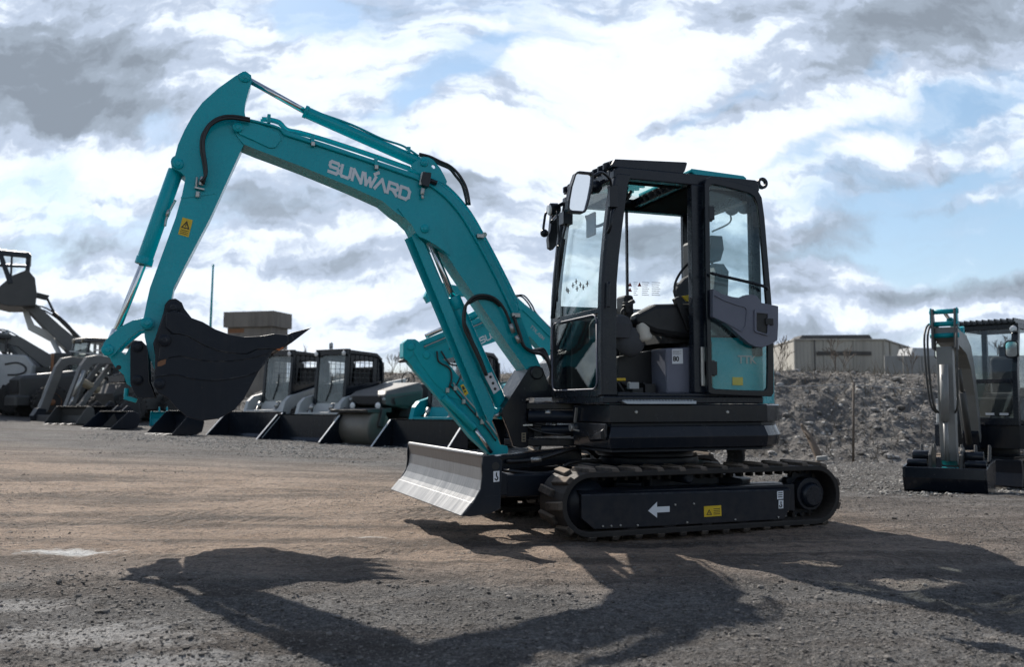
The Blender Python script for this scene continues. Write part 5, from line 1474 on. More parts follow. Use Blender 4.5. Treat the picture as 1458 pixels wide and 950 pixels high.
    for s in (1, -1):
        m = MB(); m.cyl((.95, s * .3, .80), (1.20, s * .3, .40), .032); m.cyl((.93, s * .3, .83), (1.0, s * .3, .72), .05); P('tilt_cylinder', m, 'zinc', None, 0)
    m = MB(); m.box(1.20, 1.27, -.5, .5, .12, .52); P('attach_plate', m, 'greydark')
    loader_bucket(P, root, 1.275, wide)
    return root
skid_steer((-3.66, 20.35), 1.0, 'grey compact loader with a beacon on its cage, second in the row', beacon=True)
skid_steer((-5.15, 21.5), 1.0, 'grey compact loader beside the hanging black bucket, without a beacon')
skid_steer((-.95, 18.85), 1.0, 'teal tracked compact loader with black cage, just behind the dozer blade', paintm='teal_dusty', tracked=True, text=False)

def roller():
    x, y = -2.42, 20.0
    root = thing('road_roller', 'small dusty roller with two round headlights and a smooth drum between the loaders', 'roller', (x, y, gz(x, y) - .02), 1.0)
    P = PP(root)
    m = MB(); m.lathe((1.42, -.50, .37), (0, 1, 0), [(0, .28), (.005, .355), (.02, .37), (.98, .37), (.995, .355), (1.0, .28)], 36); P('drum', m, 'beige', None, 0)
    m = MB(); m.prism([(1.05, .70), (1.78, .70), (1.82, .76), (1.05, .80)], -.52, .52)
    for s in (1, -1): m.bar((1.42, s * .53, .40), (1.3, s * .53, .78), .05, .14)
    P('drum_frame', m, 'greydark')
    m = MB()
    m.loft([[(1.22, y_, .86) for y_ in (-.5, .5)] + [(.1, y_, .70) for y_ in (.58, -.58)],
            [(1.25, y_, 1.06) for y_ in (-.5, .5)] + [(.05, y_, 1.18) for y_ in (.58, -.58)],
            [(1.12, y_, 1.16) for y_ in (-.44, .44)] + [(.05, y_, 1.36) for y_ in (.5, -.5)]])
    hd = P('hood', m, 'greymid', None, .03)
    m = MB(); m.box(1.225, 1.262, -.40, .40, .88, 1.05)
    for k in range(4): m.box(1.262, 1.272, -.38, .38, .89 + .042 * k, .908 + .042 * k)
    P('grille', m, 'ink', hd, .004)
    m = MB(); m.prism([(1.0, .86), (1.05, 1.0), (.15, 1.12), (.12, .80)], .575, .59); P('side_vent', m, 'greydark', hd, .004)
    for s in (1, -1):
        m = MB(); m.lathe((1.25, s * .36, .84), (1, 0, 0), [(0, .075), (.05, .085), (.055, .08)], 18); hl = P('headlight', m, 'black', None, 0)
        m = MB(); m.lathe((1.30, s * .36, .84), (1, 0, 0), [(0, .076), (.012, .07), (.02, .03)], 18); P('lens', m, 'lamp', hl, 0)
        m = MB(); m.ball((1.24, s * .47, .98), .035); P('indicator', m, 'greylight', None, 0)
    for s in (1, -1):
        m = MB(); m.prism([(.62, .60)] + [(.15 + .5 * math.cos(R(a)), .45 + .5 * math.sin(R(a))) for a in range(20, 171, 15)] + [(-.4, .5), (-.30, .5)] + [(.15 + .43 * math.cos(R(a)), .45 + .43 * math.sin(R(a))) for a in range(165, 19, -15)], s * .36, s * .64); P('fender', m, 'greydark')
        wheel(root, P, .15, s * .5, .42, .42, .26)
    m = MB(); m.box(-1.1, .3, -.4, .4, .45, .8); P('chassis', m, 'greydark')
    m = MB(); m.rbox(-.6, -.2, -.25, .25, .8, 1.0, .05); m.rbox(-.66, -.55, -.25, .25, 1.0, 1.35, .05); P('seat', m, 'seat')
    m = MB(); m.cyl((.05, 0, 1.25), (-.12, 0, 1.42), .02); m.tube([(-.12 + .0, .18 * math.cos(R(a)), 1.42 + .18 * math.sin(R(a))) for a in range(0, 361, 30)], .014, 6, 2); P('steering_wheel', m, 'ink', None, 0)
roller()

def backhoe():
    x, y = -14.6, 30.8
    root = thing('backhoe_loader', 'dusty grey backhoe with long pale topped hood, black grille and rust coloured wheel rim', 'backhoe', (x, y, gz(x, y) - .02), .85)
    P = PP(root, .012)
    m = MB(); m.loft([[(2.45, y_, .72) for y_ in (-.42, .42)] + [(.55, y_, .72) for y_ in (.45, -.45)],
                      [(2.48, y_, 1.30) for y_ in (-.42, .42)] + [(.55, y_, 1.45) for y_ in (.45, -.45)],
                      [(2.30, y_, 1.42) for y_ in (-.36, .36)] + [(.55, y_, 1.62) for y_ in (.38, -.38)]])
    hd = P('hood', m, 'greydark', None, .03)
    m = MB(); m.loft([[(2.28, y_, 1.425) for y_ in (-.34, .34)] + [(.6, y_, 1.618) for y_ in (.36, -.36)], [(2.2, y_, 1.45) for y_ in (-.30, .30)] + [(.6, y_, 1.645) for y_ in (.32, -.32)]]); P('hood_top', m, 'greylight', hd)
    m = MB(); m.box(2.47, 2.50, -.36, .36, .85, 1.28)
    for k in range(8): m.box(2.50, 2.515, -.34, .34, .88 + .05 * k, .90 + .05 * k)
    P('grille', m, 'ink', hd, .004)
    m = MB(); m.rbox(2.1, 2.6, -.5, .5, .45, .78, .08); P('front_weight', m, 'greydark')
    m = MB(); m.box(-1.9, 2.1, -.4, .4, .5, .85); P('chassis', m, 'greydark')
    for s in (1, -1):
        wheel(root, P, 1.65, s * .82, .55, .55, .32, 'rust'); wheel(root, P, -.75, s * .85, .72, .72, .42, 'rust')
        m = MB(); m.prism([(.02, 1.0)] + [(-.75 + .86 * math.cos(R(a)), .72 + .86 * math.sin(R(a))) for a in range(20, 161, 14)] + [(-1.5, 1.0)], s * .62, s * 1.06); P('fender', m, 'greydark')
    m = MB(); m.box(.30, .56, -.62, .62, 1.0, 1.25)
    cb = P('cab', m, 'black')
    for s in (1, -1):
        for a_, b_ in (((.55, s * .62, 1.0), (.38, s * .60, 2.62)), ((-.35, s * .66, 1.4), (-.35, s * .62, 2.62)), ((-1.25, s * .66, 1.4), (-1.15, s * .62, 2.62))):
            m = MB(); m.bar(a_, b_, .08, .10, (0, 1, 0)); P('cab_post', m, 'black', cb)
    m = MB(); m.loft([[(x_, y_, 2.62) for x_, y_ in rrect(-1.3, .50, -.72, .72, .12)], [(x_, y_, 2.74) for x_, y_ in rrect(-1.28, .46, -.70, .70, .12)], [(x_, y_, 2.80) for x_, y_ in rrect(-1.1, .3, -.5, .5, .12)]]); P('roof', m, 'greydark', cb)
    for s in (.35, -.35):
        m = MB(); m.lathe((.50, s, 2.66), (1, 0, 0), [(-.03, .05), (.03, .07), (.035, .06)], 12); P('work_lamp', m, 'tan', cb, 0)
    m = MB(); m.loft([[(.555, y_, 1.25) for y_ in (-.56, .56)] + [(.545, y_, 1.25) for y_ in (.56, -.56)], [(.40, y_, 2.6) for y_ in (-.56, .56)] + [(.39, y_, 2.6) for y_ in (.56, -.56)]]); P('windscreen', m, 'windscreen', cb, 0)
    for s in (1, -1):
        m = MB(); m.box(-.33, .40, s * .63 - .004, s * .63 + .004, 1.3, 2.6); P('side_window', m, 'glass', cb, 0)
    m = MB(); m.rbox(-.8, -.3, -.28, .28, 1.1, 1.35, .06); m.rbox(-.88, -.72, -.26, .26, 1.35, 1.9, .06); P('seat', m, 'seat')
    m = MB(); m.cyl((.35, 0, 1.2), (.1, 0, 1.62), .025); m.tube([(.1, .2 * math.cos(R(a)), 1.62 + .2 * math.sin(R(a))) for a in range(0, 361, 30)], .018, 6, 2); P('steering_wheel', m, 'ink', None, 0)
    m = MB(); m.cyl((1.2, -.3, 1.55), (1.2, -.3, 2.2), .045); P('exhaust', m, 'rust', None, 0)
    # the digging arm folded behind
    m = MB(); m.prism([(-1.9, .6), (-1.8, 1.2), (-2.5, 2.3), (-2.9, 2.35), (-2.85, 2.1), (-2.45, 1.9), (-2.1, .7)], -.13, .13); P('digging_arm', m, 'greydark')
    m = MB()
    for s in (1, -1): m.bar((-1.9, s * .7, .8), (-2.1, s * 1.0, .05), .16, .16)
    m.box(-2.0, -1.85, -.9, .9, .5, .75); P('stabiliser', m, 'greydark')
backhoe()

def front_loader():
    x, y = -11.9, 27.95
    root = thing('farm_loader', 'grey loader resting two long bent arms on the ground, body hidden behind the bucket link', 'loader', (x, y, gz(x, y) - .02), .96)
    P = PP(root, .012)
    m = MB(); m.prism([(.9, .4), (1.0, .9), (.7, 1.2), (-1.3, 1.35), (-1.6, 1.0), (-1.5, .4)], -.5, .5); P('body', m, 'greydark')
    for s in (1, -1):
        wheel(root, P, .55, s * .78, .46, .46, .3, 'greydark'); wheel(root, P, -.95, s * .78, .46, .46, .3, 'greydark')
        m = MB(); m.prism([(-1.5, 1.55), (-1.45, 1.78), (1.70, 2.02), (1.98, 1.96), (2.16, 1.70), (2.62, .38), (2.50, .28), (2.36, .36), (1.94, 1.62), (1.78, 1.76), (1.4, 1.78)], s * .60, s * .78); la = P('lift_arm', m, 'greymid')
        m = MB(); m.cyl((2.12, s * .84, 1.55), (2.40, s * .84, .80), .05); m.cyl((2.38, s * .84, .86), (2.56, s * .84, .40), .03); P('tilt_cylinder', m, 'zinc', la, 0)
        m = MB(); m.cyl((-.4, s * .69, .9), (1.1, s * .69, 1.7), .055); P('lift_cylinder', m, 'greydark', la, 0)
        m = MB(); m.prism([(2.42, .42), (2.66, .46), (2.80, .24), (2.72, .02), (2.46, .02)], s * .56, s * .82); P('arm_hook', m, 'navy', la)
        m = MB(); m.prism([(-1.5, .9), (-1.2, .9), (-1.2, 1.75), (-1.5, 1.8)], s * .5, s * .598); P('rear_tower', m, 'greydark')
    m = MB(); m.bar((-.2, .66, 2.06), (1.75, .66, 2.18), .04, .04); m.bar((-.2, -.66, 2.06), (1.75, -.66, 2.18), .04, .04); P('hydraulic_pipe', m, 'greylight', None, 0)
    m = MB(); m.bar((2.66, -.75, .16), (2.66, .75, .16), .14, .2); P('crossmember', m, 'navy')
    m = MB(); m.box(-.7, .6, -.45, .45, 1.25, 1.45); cb = P('cab', m, 'black')
    for s in (1, -1):
        for x0_, x1_ in ((.55, .45), (-.65, -.6)):
            m = MB(); m.bar((x0_, s * .43, 1.4), (x1_, s * .43, 2.35), .07, .07); P('cab_post', m, 'black', cb)
    m = MB(); m.box(-.7, .55, -.5, .5, 2.33, 2.42); P('roof', m, 'black', cb)
    m = MB(); m.cyl((1.3, .2, 1.0), (1.9, .3, 1.25), .12); P('air_filter', m, 'tan', None, .01)
    m = MB(); m.bar((.9, .3, 1.9), (1.9, .3, .5), .12, .14); m.bar((.9, -.3, 1.9), (1.9, -.3, .5), .12, .14); m.bar((1.9, -.3, .5), (1.9, .3, .5), .14, .14); P('inner_link', m, 'greymid')
front_loader()

def wheel_loader():
    x, y = -15.5, 33.6
    root = thing('wheel_loader', 'big dark wheel loader holding its bucket high in the air', 'wheel loader', (x, y, gz(x, y) - .02), .5)
    P = PP(root, .015)
    for s in (1, -1):
        wheel(root, P, 1.25, s * .95, .75, .75, .5); wheel(root, P, -1.55, s * .95, .75, .75, .5)
    m = MB(); m.box(-2.6, 1.5, -.6, .6, .7, 1.25); m.prism([(-2.9, .9), (-1.2, .9), (-1.2, 2.1), (-2.6, 2.0), (-2.9, 1.7)], -.75, .75); P('body', m, 'greydark')
    m = MB(); m.prism([(.35, 1.0), (1.1, 1.0), (1.0, 2.35), (.6, 2.55), (.3, 2.3)], -.55, -.35); m.prism([(.35, 1.0), (1.1, 1.0), (1.0, 2.35), (.6, 2.55), (.3, 2.3)], .35, .55); P('arm_tower', m, 'greydark')
    m = MB()
    for s in (1, -1):
        for x_ in (-1.15, .1): m.bar((x_, s * .62, 1.25), (x_, s * .58, 2.75), .08, .08)
    m.box(-1.25, .2, -.7, .7, 2.72, 2.85); m.box(-1.15, .1, -.62, .62, 1.2, 1.6); P('cab', m, 'black')
    for s in (1, -1):
        m = MB(); m.prism([(.45, 1.98), (.48, 2.42), (1.5, 3.30), (2.3, 4.05), (2.75, 4.2), (2.82, 3.95), (2.45, 3.72), (1.95, 3.15), (1.0, 2.12)], s * .62, s * .76); P('lift_arm', m, 'greymid')
        m = MB(); m.cyl((1.0, s * .5, 1.3), (1.75, s * .5, 2.85), .07); P('lift_cylinder', m, 'greylight', None, 0)
        m = MB(); m.prism([(1.0, 2.5), (1.15, 2.75), (2.35, 3.35), (2.6, 3.9), (2.75, 3.85), (2.55, 3.2), (1.3, 2.5)], s * .2, s * .3); P('link', m, 'grey')
    for s in (1, -1):
        m = MB(); m.tube([(.6, s * .6, 2.3), (1.2, s * .62, 3.3), (2.0, s * .6, 3.95), (2.6, s * .58, 4.0)], .03, 6); P('hose', m, 'rubber', None, 0)
        m = MB(); m.lathe((2.7, s * .55, 4.02), (0, s, 0), [(0, .14), (.05, .14), (.06, .08)], 16); m.lathe((.62, s * .55, 2.25), (0, s, 0), [(0, .16), (.05, .16), (.06, .08)], 16); P('pivot_pin', m, 'grey', None, 0)
    m = MB(); m.bar((1.55, -.55, 3.15), (1.55, .55, 3.15), .22, .22); P('crossmember', m, 'greydark')
    m = MB(); m.cyl((.55, 0, 2.62), (1.75, 0, 3.85), .075); m.cyl((1.7, 0, 3.8), (1.98, 0, 4.38), .045); P('tilt_cylinder', m, 'greydark', None, 0)
    m = MB(); m.prism([(1.9, 4.48), (2.0, 4.30), (2.55, 4.42), (2.55, 4.62)], -.12, .12); P('tilt_lever', m, 'greydark')
    m = MB(); m.prism([(2.35, 3.95), (2.32, 4.4), (2.40, 4.95), (2.65, 5.25), (2.75, 5.2), (2.52, 4.9), (2.46, 4.4), (2.5, 4.12), (3.2, 4.02), (3.9, 4.15), (3.95, 4.08), (3.2, 3.90)], -1.25, 1.25); bk = P('bucket', m, 'greydark')
    for s in (1, -1):
        m = MB(); m.prism([(2.36, 3.96), (2.34, 4.4), (2.42, 4.95), (2.65, 5.24), (3.1, 5.0), (3.9, 4.13), (3.2, 3.91)], s * 1.22, s * 1.26); P('side_plate', m, 'greydark', bk)
    m = MB()
    for y_ in (-1.2, -.7, -.2, .3, .8, 1.2): m.bar((2.62, y_, 5.2), (2.6, y_, 5.75), .07, .07)
    m.bar((2.6, -1.25, 5.75), (2.6, 1.25, 5.75), .12, .12); m.bar((2.61, -1.25, 5.5), (2.61, 1.25, 5.5), .05, .05)
    for x_, z_ in ((2.68, 5.2), (3.15, 4.95), (3.6, 4.5)): m.bar((x_, 1.22, z_ - .1), (x_, 1.22, 5.72), .07, .07)
    m.bar((2.6, 1.22, 5.75), (4.2, 1.22, 5.80), .16, .20); m.bar((2.65, 1.22, 5.35), (3.7, 1.22, 5.32), .10, .10); m.bar((3.5, 1.22, 5.7), (3.15, 1.22, 4.7), .14, .16); P('spill_guard', m, 'black', bk)
wheel_loader()

def telehandler():
    x, y = -18.35, 30.6
    root = thing('telehandler', 'pale machine with a curved stripe on its side beside the backhoe hood', 'telehandler', (x, y, gz(x, y) - .02), .35)
    P = PP(root, .015)
    m = MB(); m.prism([(-1.7, .85), (1.3, .85), (1.4, 1.3), (1.2, 1.95), (.3, 2.1), (-1.5, 2.05), (-1.75, 1.7)], -.85, .95); bd = P('body', m, 'greylight', None, .05)
    m = MB(); m.tube([(-.9, .953, 1.72), (-1.25, .953, 1.78), (-1.5, .953, 1.66), (-1.52, .953, 1.48), (-1.3, .953, 1.38), (-1.0, .953, 1.36)], .035, 6); P('curved_stripe', m, 'greydark', bd, 0)
    for s in (1, -1):
        wheel(root, P, 1.0, s * .9, .55, .55, .36); wheel(root, P, -1.2, s * .9, .55, .55, .36)
    m = MB(); m.box(-1.6, 1.2, -.7, .7, .55, .86); P('chassis', m, 'greydark')
    m = MB(); m.bar((-1.4, -.2, 2.25), (2.2, -.2, 2.9), .32, .36); P('telescopic_boom', m, 'grey')
    m = MB()
    for xx in (-.9, .35):
        for yy in (.25, .88): m.bar((xx, yy, 2.0), (xx, yy, 2.62), .07, .07)
    m.box(-1.0, .45, .18, .95, 2.6, 2.7); P('cab', m, 'black')
telehandler()

def folded_loader():
    x, y = -16.7, 31.6
    root = thing('articulated_loader', 'dark dusty loader with folded linkage crowded between the pale machine and the backhoe', 'loader', (x, y, gz(x, y) - .02), .7)
    P = PP(root, .014)
    m = MB(); m.prism([(1.0, .6), (1.1, 1.3), (.4, 1.7), (-1.6, 1.8), (-1.9, 1.2), (-1.8, .6)], -.6, .6); P('body', m, 'greydark')
    for s in (1, -1):
        wheel(root, P, .8, s * .85, .6, .6, .42); wheel(root, P, -1.2, s * .85, .6, .6, .42)
        m = MB(); m.prism([(-.2, 1.75), (-.1, 2.15), (.9, 2.75), (1.7, 2.9), (2.2, 2.4), (2.5, 1.5), (2.3, 1.4), (1.95, 2.15), (1.55, 2.55), (.95, 2.4), (.1, 1.7)], s * .45, s * .62); la = P('lift_arm', m, 'greymid')
        m = MB(); m.cyl((.3, s * .7, 1.2), (1.3, s * .7, 2.45), .07); P('lift_cylinder', m, 'greydark', la, 0)
        m = MB(); m.cyl((1.2, s * .3, 2.95), (2.25, s * .3, 2.1), .06); m.cyl((2.2, s * .3, 2.15), (2.5, s * .3, 1.85), .035); P('tilt_cylinder', m, 'zinc', None, 0)
        m = MB(); m.prism([(1.5, 2.35), (1.75, 2.4), (2.0, 1.5), (1.85, 1.2), (1.7, 1.45)], s * .22, s * .34); P('link', m, 'grey')
        m = MB(); m.tube([(.2, s * .3, 1.9), (.8, s * .3, 2.7), (1.5, s * .25, 3.0), (2.1, s * .25, 2.6), (2.3, s * .25, 2.2)], .022, 6); P('hose', m, 'rubber', None, 0)
    m = MB(); m.prism([(2.0, 1.5), (2.3, .9), (2.9, .6), (3.5, .75), (3.5, .68), (2.9, .48), (2.1, .75), (1.85, 1.4), (1.9, 1.7)], -1.05, 1.05); bk = P('bucket', m, 'greydark')
    for s in (1, -1):
        m = MB(); m.prism([(1.9, 1.68), (1.86, 1.4), (2.1, .76), (2.9, .49), (3.48, .7), (2.6, 1.3)], s * 1.052, s * 1.09); P('side_plate', m, 'greydark', bk)
    m = MB(); m.rbox(-1.4, -.2, -.5, .5, 1.8, 2.25, .1); P('engine_cover', m, 'greydark')
folded_loader()

# attachments lying in front of the parked machines
def ground_bucket(px, py, Y, yaw, w, h, d, mat, label):
    p = at_depth(px, py, Y); z = gz(p[0], p[1])
    root = thing('digging_bucket', label, 'bucket', (p[0], p[1], z), yaw, group='spare buckets lying in front of the machines')
    P = PP(root, .008)
    prof = [(d, .06 * h), (d * .9, 0), (.25 * d, .0), (.06 * d, .14 * h), (0, .5 * h), (.05 * d, .85 * h), (.22 * d, h), (.34 * d, h), (.16 * d, .84 * h), (.09 * d, .5 * h), (.14 * d, .18 * h), (.3 * d, .06 * h)]
    m = MB(); m.prism(prof, -w / 2, w / 2); sh = P('shell', m, mat)
    for s in (1, -1):
        m = MB(); m.prism([prof[0], prof[2], prof[3], prof[4], prof[5], prof[6], (.4 * d, h * .98)], s * (w / 2 + .002), s * (w / 2 + .02)); P('side_plate', m, mat)
        m = MB(); m.prism([(.0, .8 * h), (-.06 * d, 1.15 * h), (.12 * d, 1.3 * h), (.3 * d, 1.02 * h)], s * w * .14, s * w * .2); P('ear', m, mat)
    for k in range(4):
        y = -w / 2 + w * (k + .5) / 4
        m = MB(); m.prism([(d * .95, .0), (d * .95, .09 * h), (d * 1.2, .02)], y - .035, y + .035); P('tooth', m, 'greydark')
    m = MB(); m.box(d * .9, d * 1.0, -w / 2, w / 2, .0605 * h, .075 * h); P('lip', m, 'greylight', sh, 0)
ground_bucket(272, 607, 20.6, .9, 1.05, .55, .8, 'navy', 'blue black digging bucket on the gravel next to the compact loaders')
ground_bucket(232, 598, 25.0, 1.9, .6, .42, .5, 'teal_dusty', 'teal digging bucket lying among the dark clutter under the hanging bucket')
ground_bucket(200, 603, 23.5, .4, 1.3, .75, .9, 'black', 'black toothed bucket below the link of the big excavator')
ground_bucket(150, 602, 25.5, 1.2, 1.5, .5, .9, 'black', 'wide black bucket standing beside the backhoe')

ground_bucket(112, 603, 24.5, 1.3, 1.0, .5, .7, 'greydark', 'small dark bucket lying under the long bent loader arms')
ground_bucket(178, 602, 22.6, 1.0, 1.2, .45, .8, 'bucket', 'low black bucket lying closest beneath the raised link arm')
# ---- small grey excavator on the right
def mini_excavator():
    ox, oy = 7.0, 12.9; oz = gz(ox, oy)
    yaw = .75
    root = thing('mini_excavator', 'small grey excavator with dark glazed cab and a wide black bucket lowered to the gravel', 'excavator', (ox, oy, oz), yaw)
    P = PP(root)
    for s in (1, -1): make_track(root, s, L=.62, r_out=.19, zc=.22, half=.125, yc=.55, lugs=40)
    for s in (1, -1):
        m = MB(); m.box(-.6, .6, s * .55 - .09, s * .55 + .09, .10, .30); P('track_frame', m, 'greydark')
    m = MB(); m.box(-.4, .4, -.45, .45, .2, .42); m.lathe((0, 0, .42), (0, 0, 1), [(0, .3), (.12, .3)], 28); P('carbody', m, 'navy')
    m = MB(); m.prism([(1.10, .42), (1.16, .42), (1.12, .25), (1.18, .08), (1.12, .06), (1.06, .25)], -.68, .68); m.bar((1.08, .3, .2), (.4, .3, .22), .1, .1); m.bar((1.08, -.3, .2), (.4, -.3, .22), .1, .1); P('dozer_blade', m, 'navy')
    pl = [(.58, .50), (.50, .62), (-.3, .66)] + [(x, z) for x, z in arc(-.15, 0, .72, 115, 245, 10)] + [(-.3, -.66), (.50, -.66), (.58, -.5)]
    m = MB(); m.plan(pl, .54, .86); P('lower_skirt', m, 'black')
    pl = [(.02, .62)] + [(x, z) for x, z in arc(-.15, 0, .68, 112, 248, 10)] + [(.02, -.62)]
    m = MB(); m.plan(pl, .865, 1.22); P('engine_hood', m, 'grey', None, .03)
    m = MB(); m.loft([[(x, y, .865) for x, y in ((.02, -.30), (.56, -.30), (.56, -.62), (.02, -.64))], [(x, y, 1.18) for x, y in ((.02, -.30), (.56, -.30), (.56, -.6), (.02, -.64))], [(x, y, 1.25) for x, y in ((.02, -.32), (.44, -.32), (.44, -.56), (.02, -.6))]]); sh = P('side_hood', m, 'grey', None, .02)
    m = MB(); m.box(.5605, .575, -.6, -.32, 1.16, 1.23); P('hood_trim', m, 'greylight', sh)
    m = MB(); m.lathe((.56, -.46, 1.03), (1, 0, 0), [(0, .05), (.03, .06), (.035, .05), (.04, .02)], 16); P('headlight', m, 'lamp', sh, 0)
    # cab
    y0, y1 = -.30, .50
    m = MB()
    for y, in ((y0,), (y1 - .07,)):
        m.prism([(.52, .865), (.60, .865), (.58, 1.6), (.46, 2.22), (.38, 2.22), (.49, 1.6)], y, y + .07)
        m.box(-.52, -.45, y, y + .07, 1.2, 2.22)
    m.box(-.52, .46, y0, y1, 2.20, 2.27); m.box(.52, .60, y0, y1, .86, .96); m.box(.545, .595, y0 + .07, y1 - .07, 1.44, 1.50)
    cb = P('cab', m, 'cabgrey')
    m = MB(); m.box(-.50, .50, y0 + .02, y1 - .02, 2.272, 2.30)
    gd = P('roof_guard', m, 'black', cb)
    for k in range(10):
        m = MB(); y = y0 + .04 + k * (y1 - y0 - .08) / 9; m.box(.0, .52, y - .012, y + .012, 2.28, 2.345); P('guard_slat', m, 'black', gd, .003)
    m = MB(); m.loft([[(.585, y, .96) for y in (y0 + .06, y1 - .06)] + [(.578, y, .96) for y in (y1 - .06, y0 + .06)], [(.565, y, 1.6) for y in (y0 + .06, y1 - .06)] + [(.558, y, 1.6) for y in (y1 - .06, y0 + .06)], [(.445, y, 2.2) for y in (y0 + .06, y1 - .06)] + [(.438, y, 2.2) for y in (y1 - .06, y0 + .06)]]); P('windscreen', m, 'darkglass', cb, 0)
    for y in (y0 + .03, y1 - .03):
        m = MB(); m.prism([(.50, .96), (.48, 1.6), (.38, 2.2), (-.46, 2.2), (-.46, 1.22), (.0, 1.22), (.0, .96)], y - .003, y + .003); P('side_window', m, 'glass', cb, 0)
    m = MB(); m.box(-.52, -.47, y0 + .07, y1 - .07, .87, 1.45); m.box(-.45, .5, y0 + .07, y1 - .07, .87, .92); P('cab_lining', m, 'darkplastic', cb)
    m = MB(); m.rbox(-.35, .15, -.12, .34, 1.15, 1.32, .06); m.rbox(-.40, -.25, -.14, .36, 1.3, 1.86, .06); m.rbox(-.40, -.28, -.02, .24, 1.86, 2.0, .04); P('seat', m, 'seat')
    m = MB(); m.rbox(.3, .42, -.2, .4, .98, 1.25, .04); m.rbox(-.1, .25, -.24, -.14, 1.2, 1.45, .03); m.rbox(-.1, .25, .36, .42, 1.2, 1.45, .03); P('control_panel', m, 'darkplastic')
    for y in (y0 + .04, y1 - .04):
        m = MB(); m.lathe((.50, y, 2.19), (1, 0, -.1), [(-.02, .03), (.03, .055), (.035, .05)], 14); wl = P('work_lamp', m, 'black', None, 0)
        m = MB(); m.lathe((.536, y, 2.187), (1, 0, -.1), [(0, .05), (.01, .046), (.015, .02)], 14); P('lens', m, 'lamp', wl, 0)
    for y, z in ((y1 - .02, 1.90), (y0 - .16, 1.92)):
        m = MB(); pts = rrect(y - .085, y + .085, z - .12, z + .12, .045); m.yz(pts, .66, .70); mr = P('mirror', m, 'black', None, .008)
        m = MB(); m.yz(rrect(y - .07, y + .07, z - .10, z + .10, .04), .701, .704); P('mirror_glass', m, 'mirror', mr, 0)
        m = MB(); m.tube([(.48, y1 if y > 0 else y0, 2.15), (.62, y, 2.14), (.68, y, z + .1)], .01, 6); P('mirror_arm', m, 'black', mr, 0)
    for y in (.08, .26):
        m = MB(); m.box(.588, .60, y, y + .11, 1.0, 1.03); P('white_label', m, 'white', None, 0)
    # boom swung towards the camera's left: its own axes about the swing pin
    fx, fy = .80, -.04
    Mb = Matrix.Translation((fx, fy, 0)) @ Matrix.Rotation(.975 - yaw, 4, 'Z')
    B = lambda: MB(Mb)
    m = B(); m.prism([(-.22, .55), (.10, .52), (.16, .75), (.05, .92), (-.10, .90), (-.22, .70)], -.10, .10); P('swing_post', m, 'black')
    bp = [(-.07, .70), (.02, .62), (.10, .72), (.42, 1.28), (.72, 1.62), (1.1, 1.80), (1.95, 1.90), (2.08, 1.96), (2.06, 2.08), (1.95, 2.09), (1.05, 2.04), (.62, 1.92), (.30, 1.56), (.0, .98)]
    m = B(); m.prism(bp, -.11, .11); bo = P('boom', m, 'greyarm')
    m = B(); m.cyl((.28, 0, .62), (.80, 0, 1.32), .042); m.cyl((.75, 0, 1.25), (.98, 0, 1.62), .024); P('boom_cylinder', m, 'greydark', None, 0)
    m = B(); m.cyl((.80, 0, 2.10), (1.60, 0, 2.20), .042); P('arm_cylinder', m, 'teal_dusty', None, 0)
    m = B(); m.cyl((1.55, 0, 2.195), (2.08, 0, 2.27), .022); P('arm_cylinder_rod', m, 'chrome', None, 0)
    m = B()
    m.prism([(.70, 1.95), (.95, 2.05), (.92, 2.16), (.80, 2.18)], -.06, .06); P('cylinder_bracket', m, 'teal_dusty', bo)
    sp = [(2.00, 1.85), (2.16, 1.84), (2.17, 1.3), (2.13, .48), (2.02, .42), (1.97, .52), (1.98, 1.3)]
    m = B(); m.prism(sp, -.088, .088); st = P('stick', m, 'greyarm')
    m = B()
    for s in (1, -1): m.prism([(1.95, 1.80), (2.20, 1.82), (2.18, 2.05), (2.14, 2.30), (2.05, 2.31), (1.98, 2.05)], s * .112, s * .135)
    P('stick_head', m, 'greymid', st)
    m = B()
    for s in (1, -1): m.prism([(2.0, 2.07), (2.16, 2.07), (2.13, 2.31), (2.05, 2.32)], s * .136, s * .150)
    P('head_plate', m, 'teal_dusty', st)
    for z in (2.27, 2.12, 1.98):
        m = B(); m.cyl((2.08, -.16, z), (2.08, .16, z), .03); P('pivot_pin', m, 'teal_dusty', st, 0)
    m = B(); m.cyl((2.25, 0, 1.62), (2.28, 0, .95), .048); m.cyl((2.28, 0, .95), (2.25, 0, .48), .026); P('bucket_cylinder', m, 'greyarm', None, 0)
    m = B(); m.prism([(2.02, .40), (2.26, .40), (2.34, .30), (2.30, .16), (2.12, .16)], -.09, .09); P('bucket_link', m, 'teal_dusty')
    for k, (yy, zb) in enumerate(((-.13, 1.9), (-.16, 1.7), (.13, 1.9))):
        m = B(); m.tube([(1.75, yy * .7, 2.06), (2.0, yy, 2.14), (2.28, yy * 1.2, 1.98), (2.30, yy * 1.15, 1.5), (2.22, yy, 1.15), (2.15, yy * .7, 1.05)], .013, 7); P('hose', m, 'greydark', None, 0)
    prof = [(1.62, .48), (1.70, .24), (1.90, .02), (2.26, .0), (2.40, .05), (2.50, .16), (2.55, .30), (2.54, .42), (2.50, .42), (2.50, .30), (2.45, .18), (2.37, .085), (2.25, .035), (1.92, .05), (1.74, .26), (1.66, .49)]
    m = B(); m.prism(prof, -.42, .42); bk = P('bucket', m, 'black')
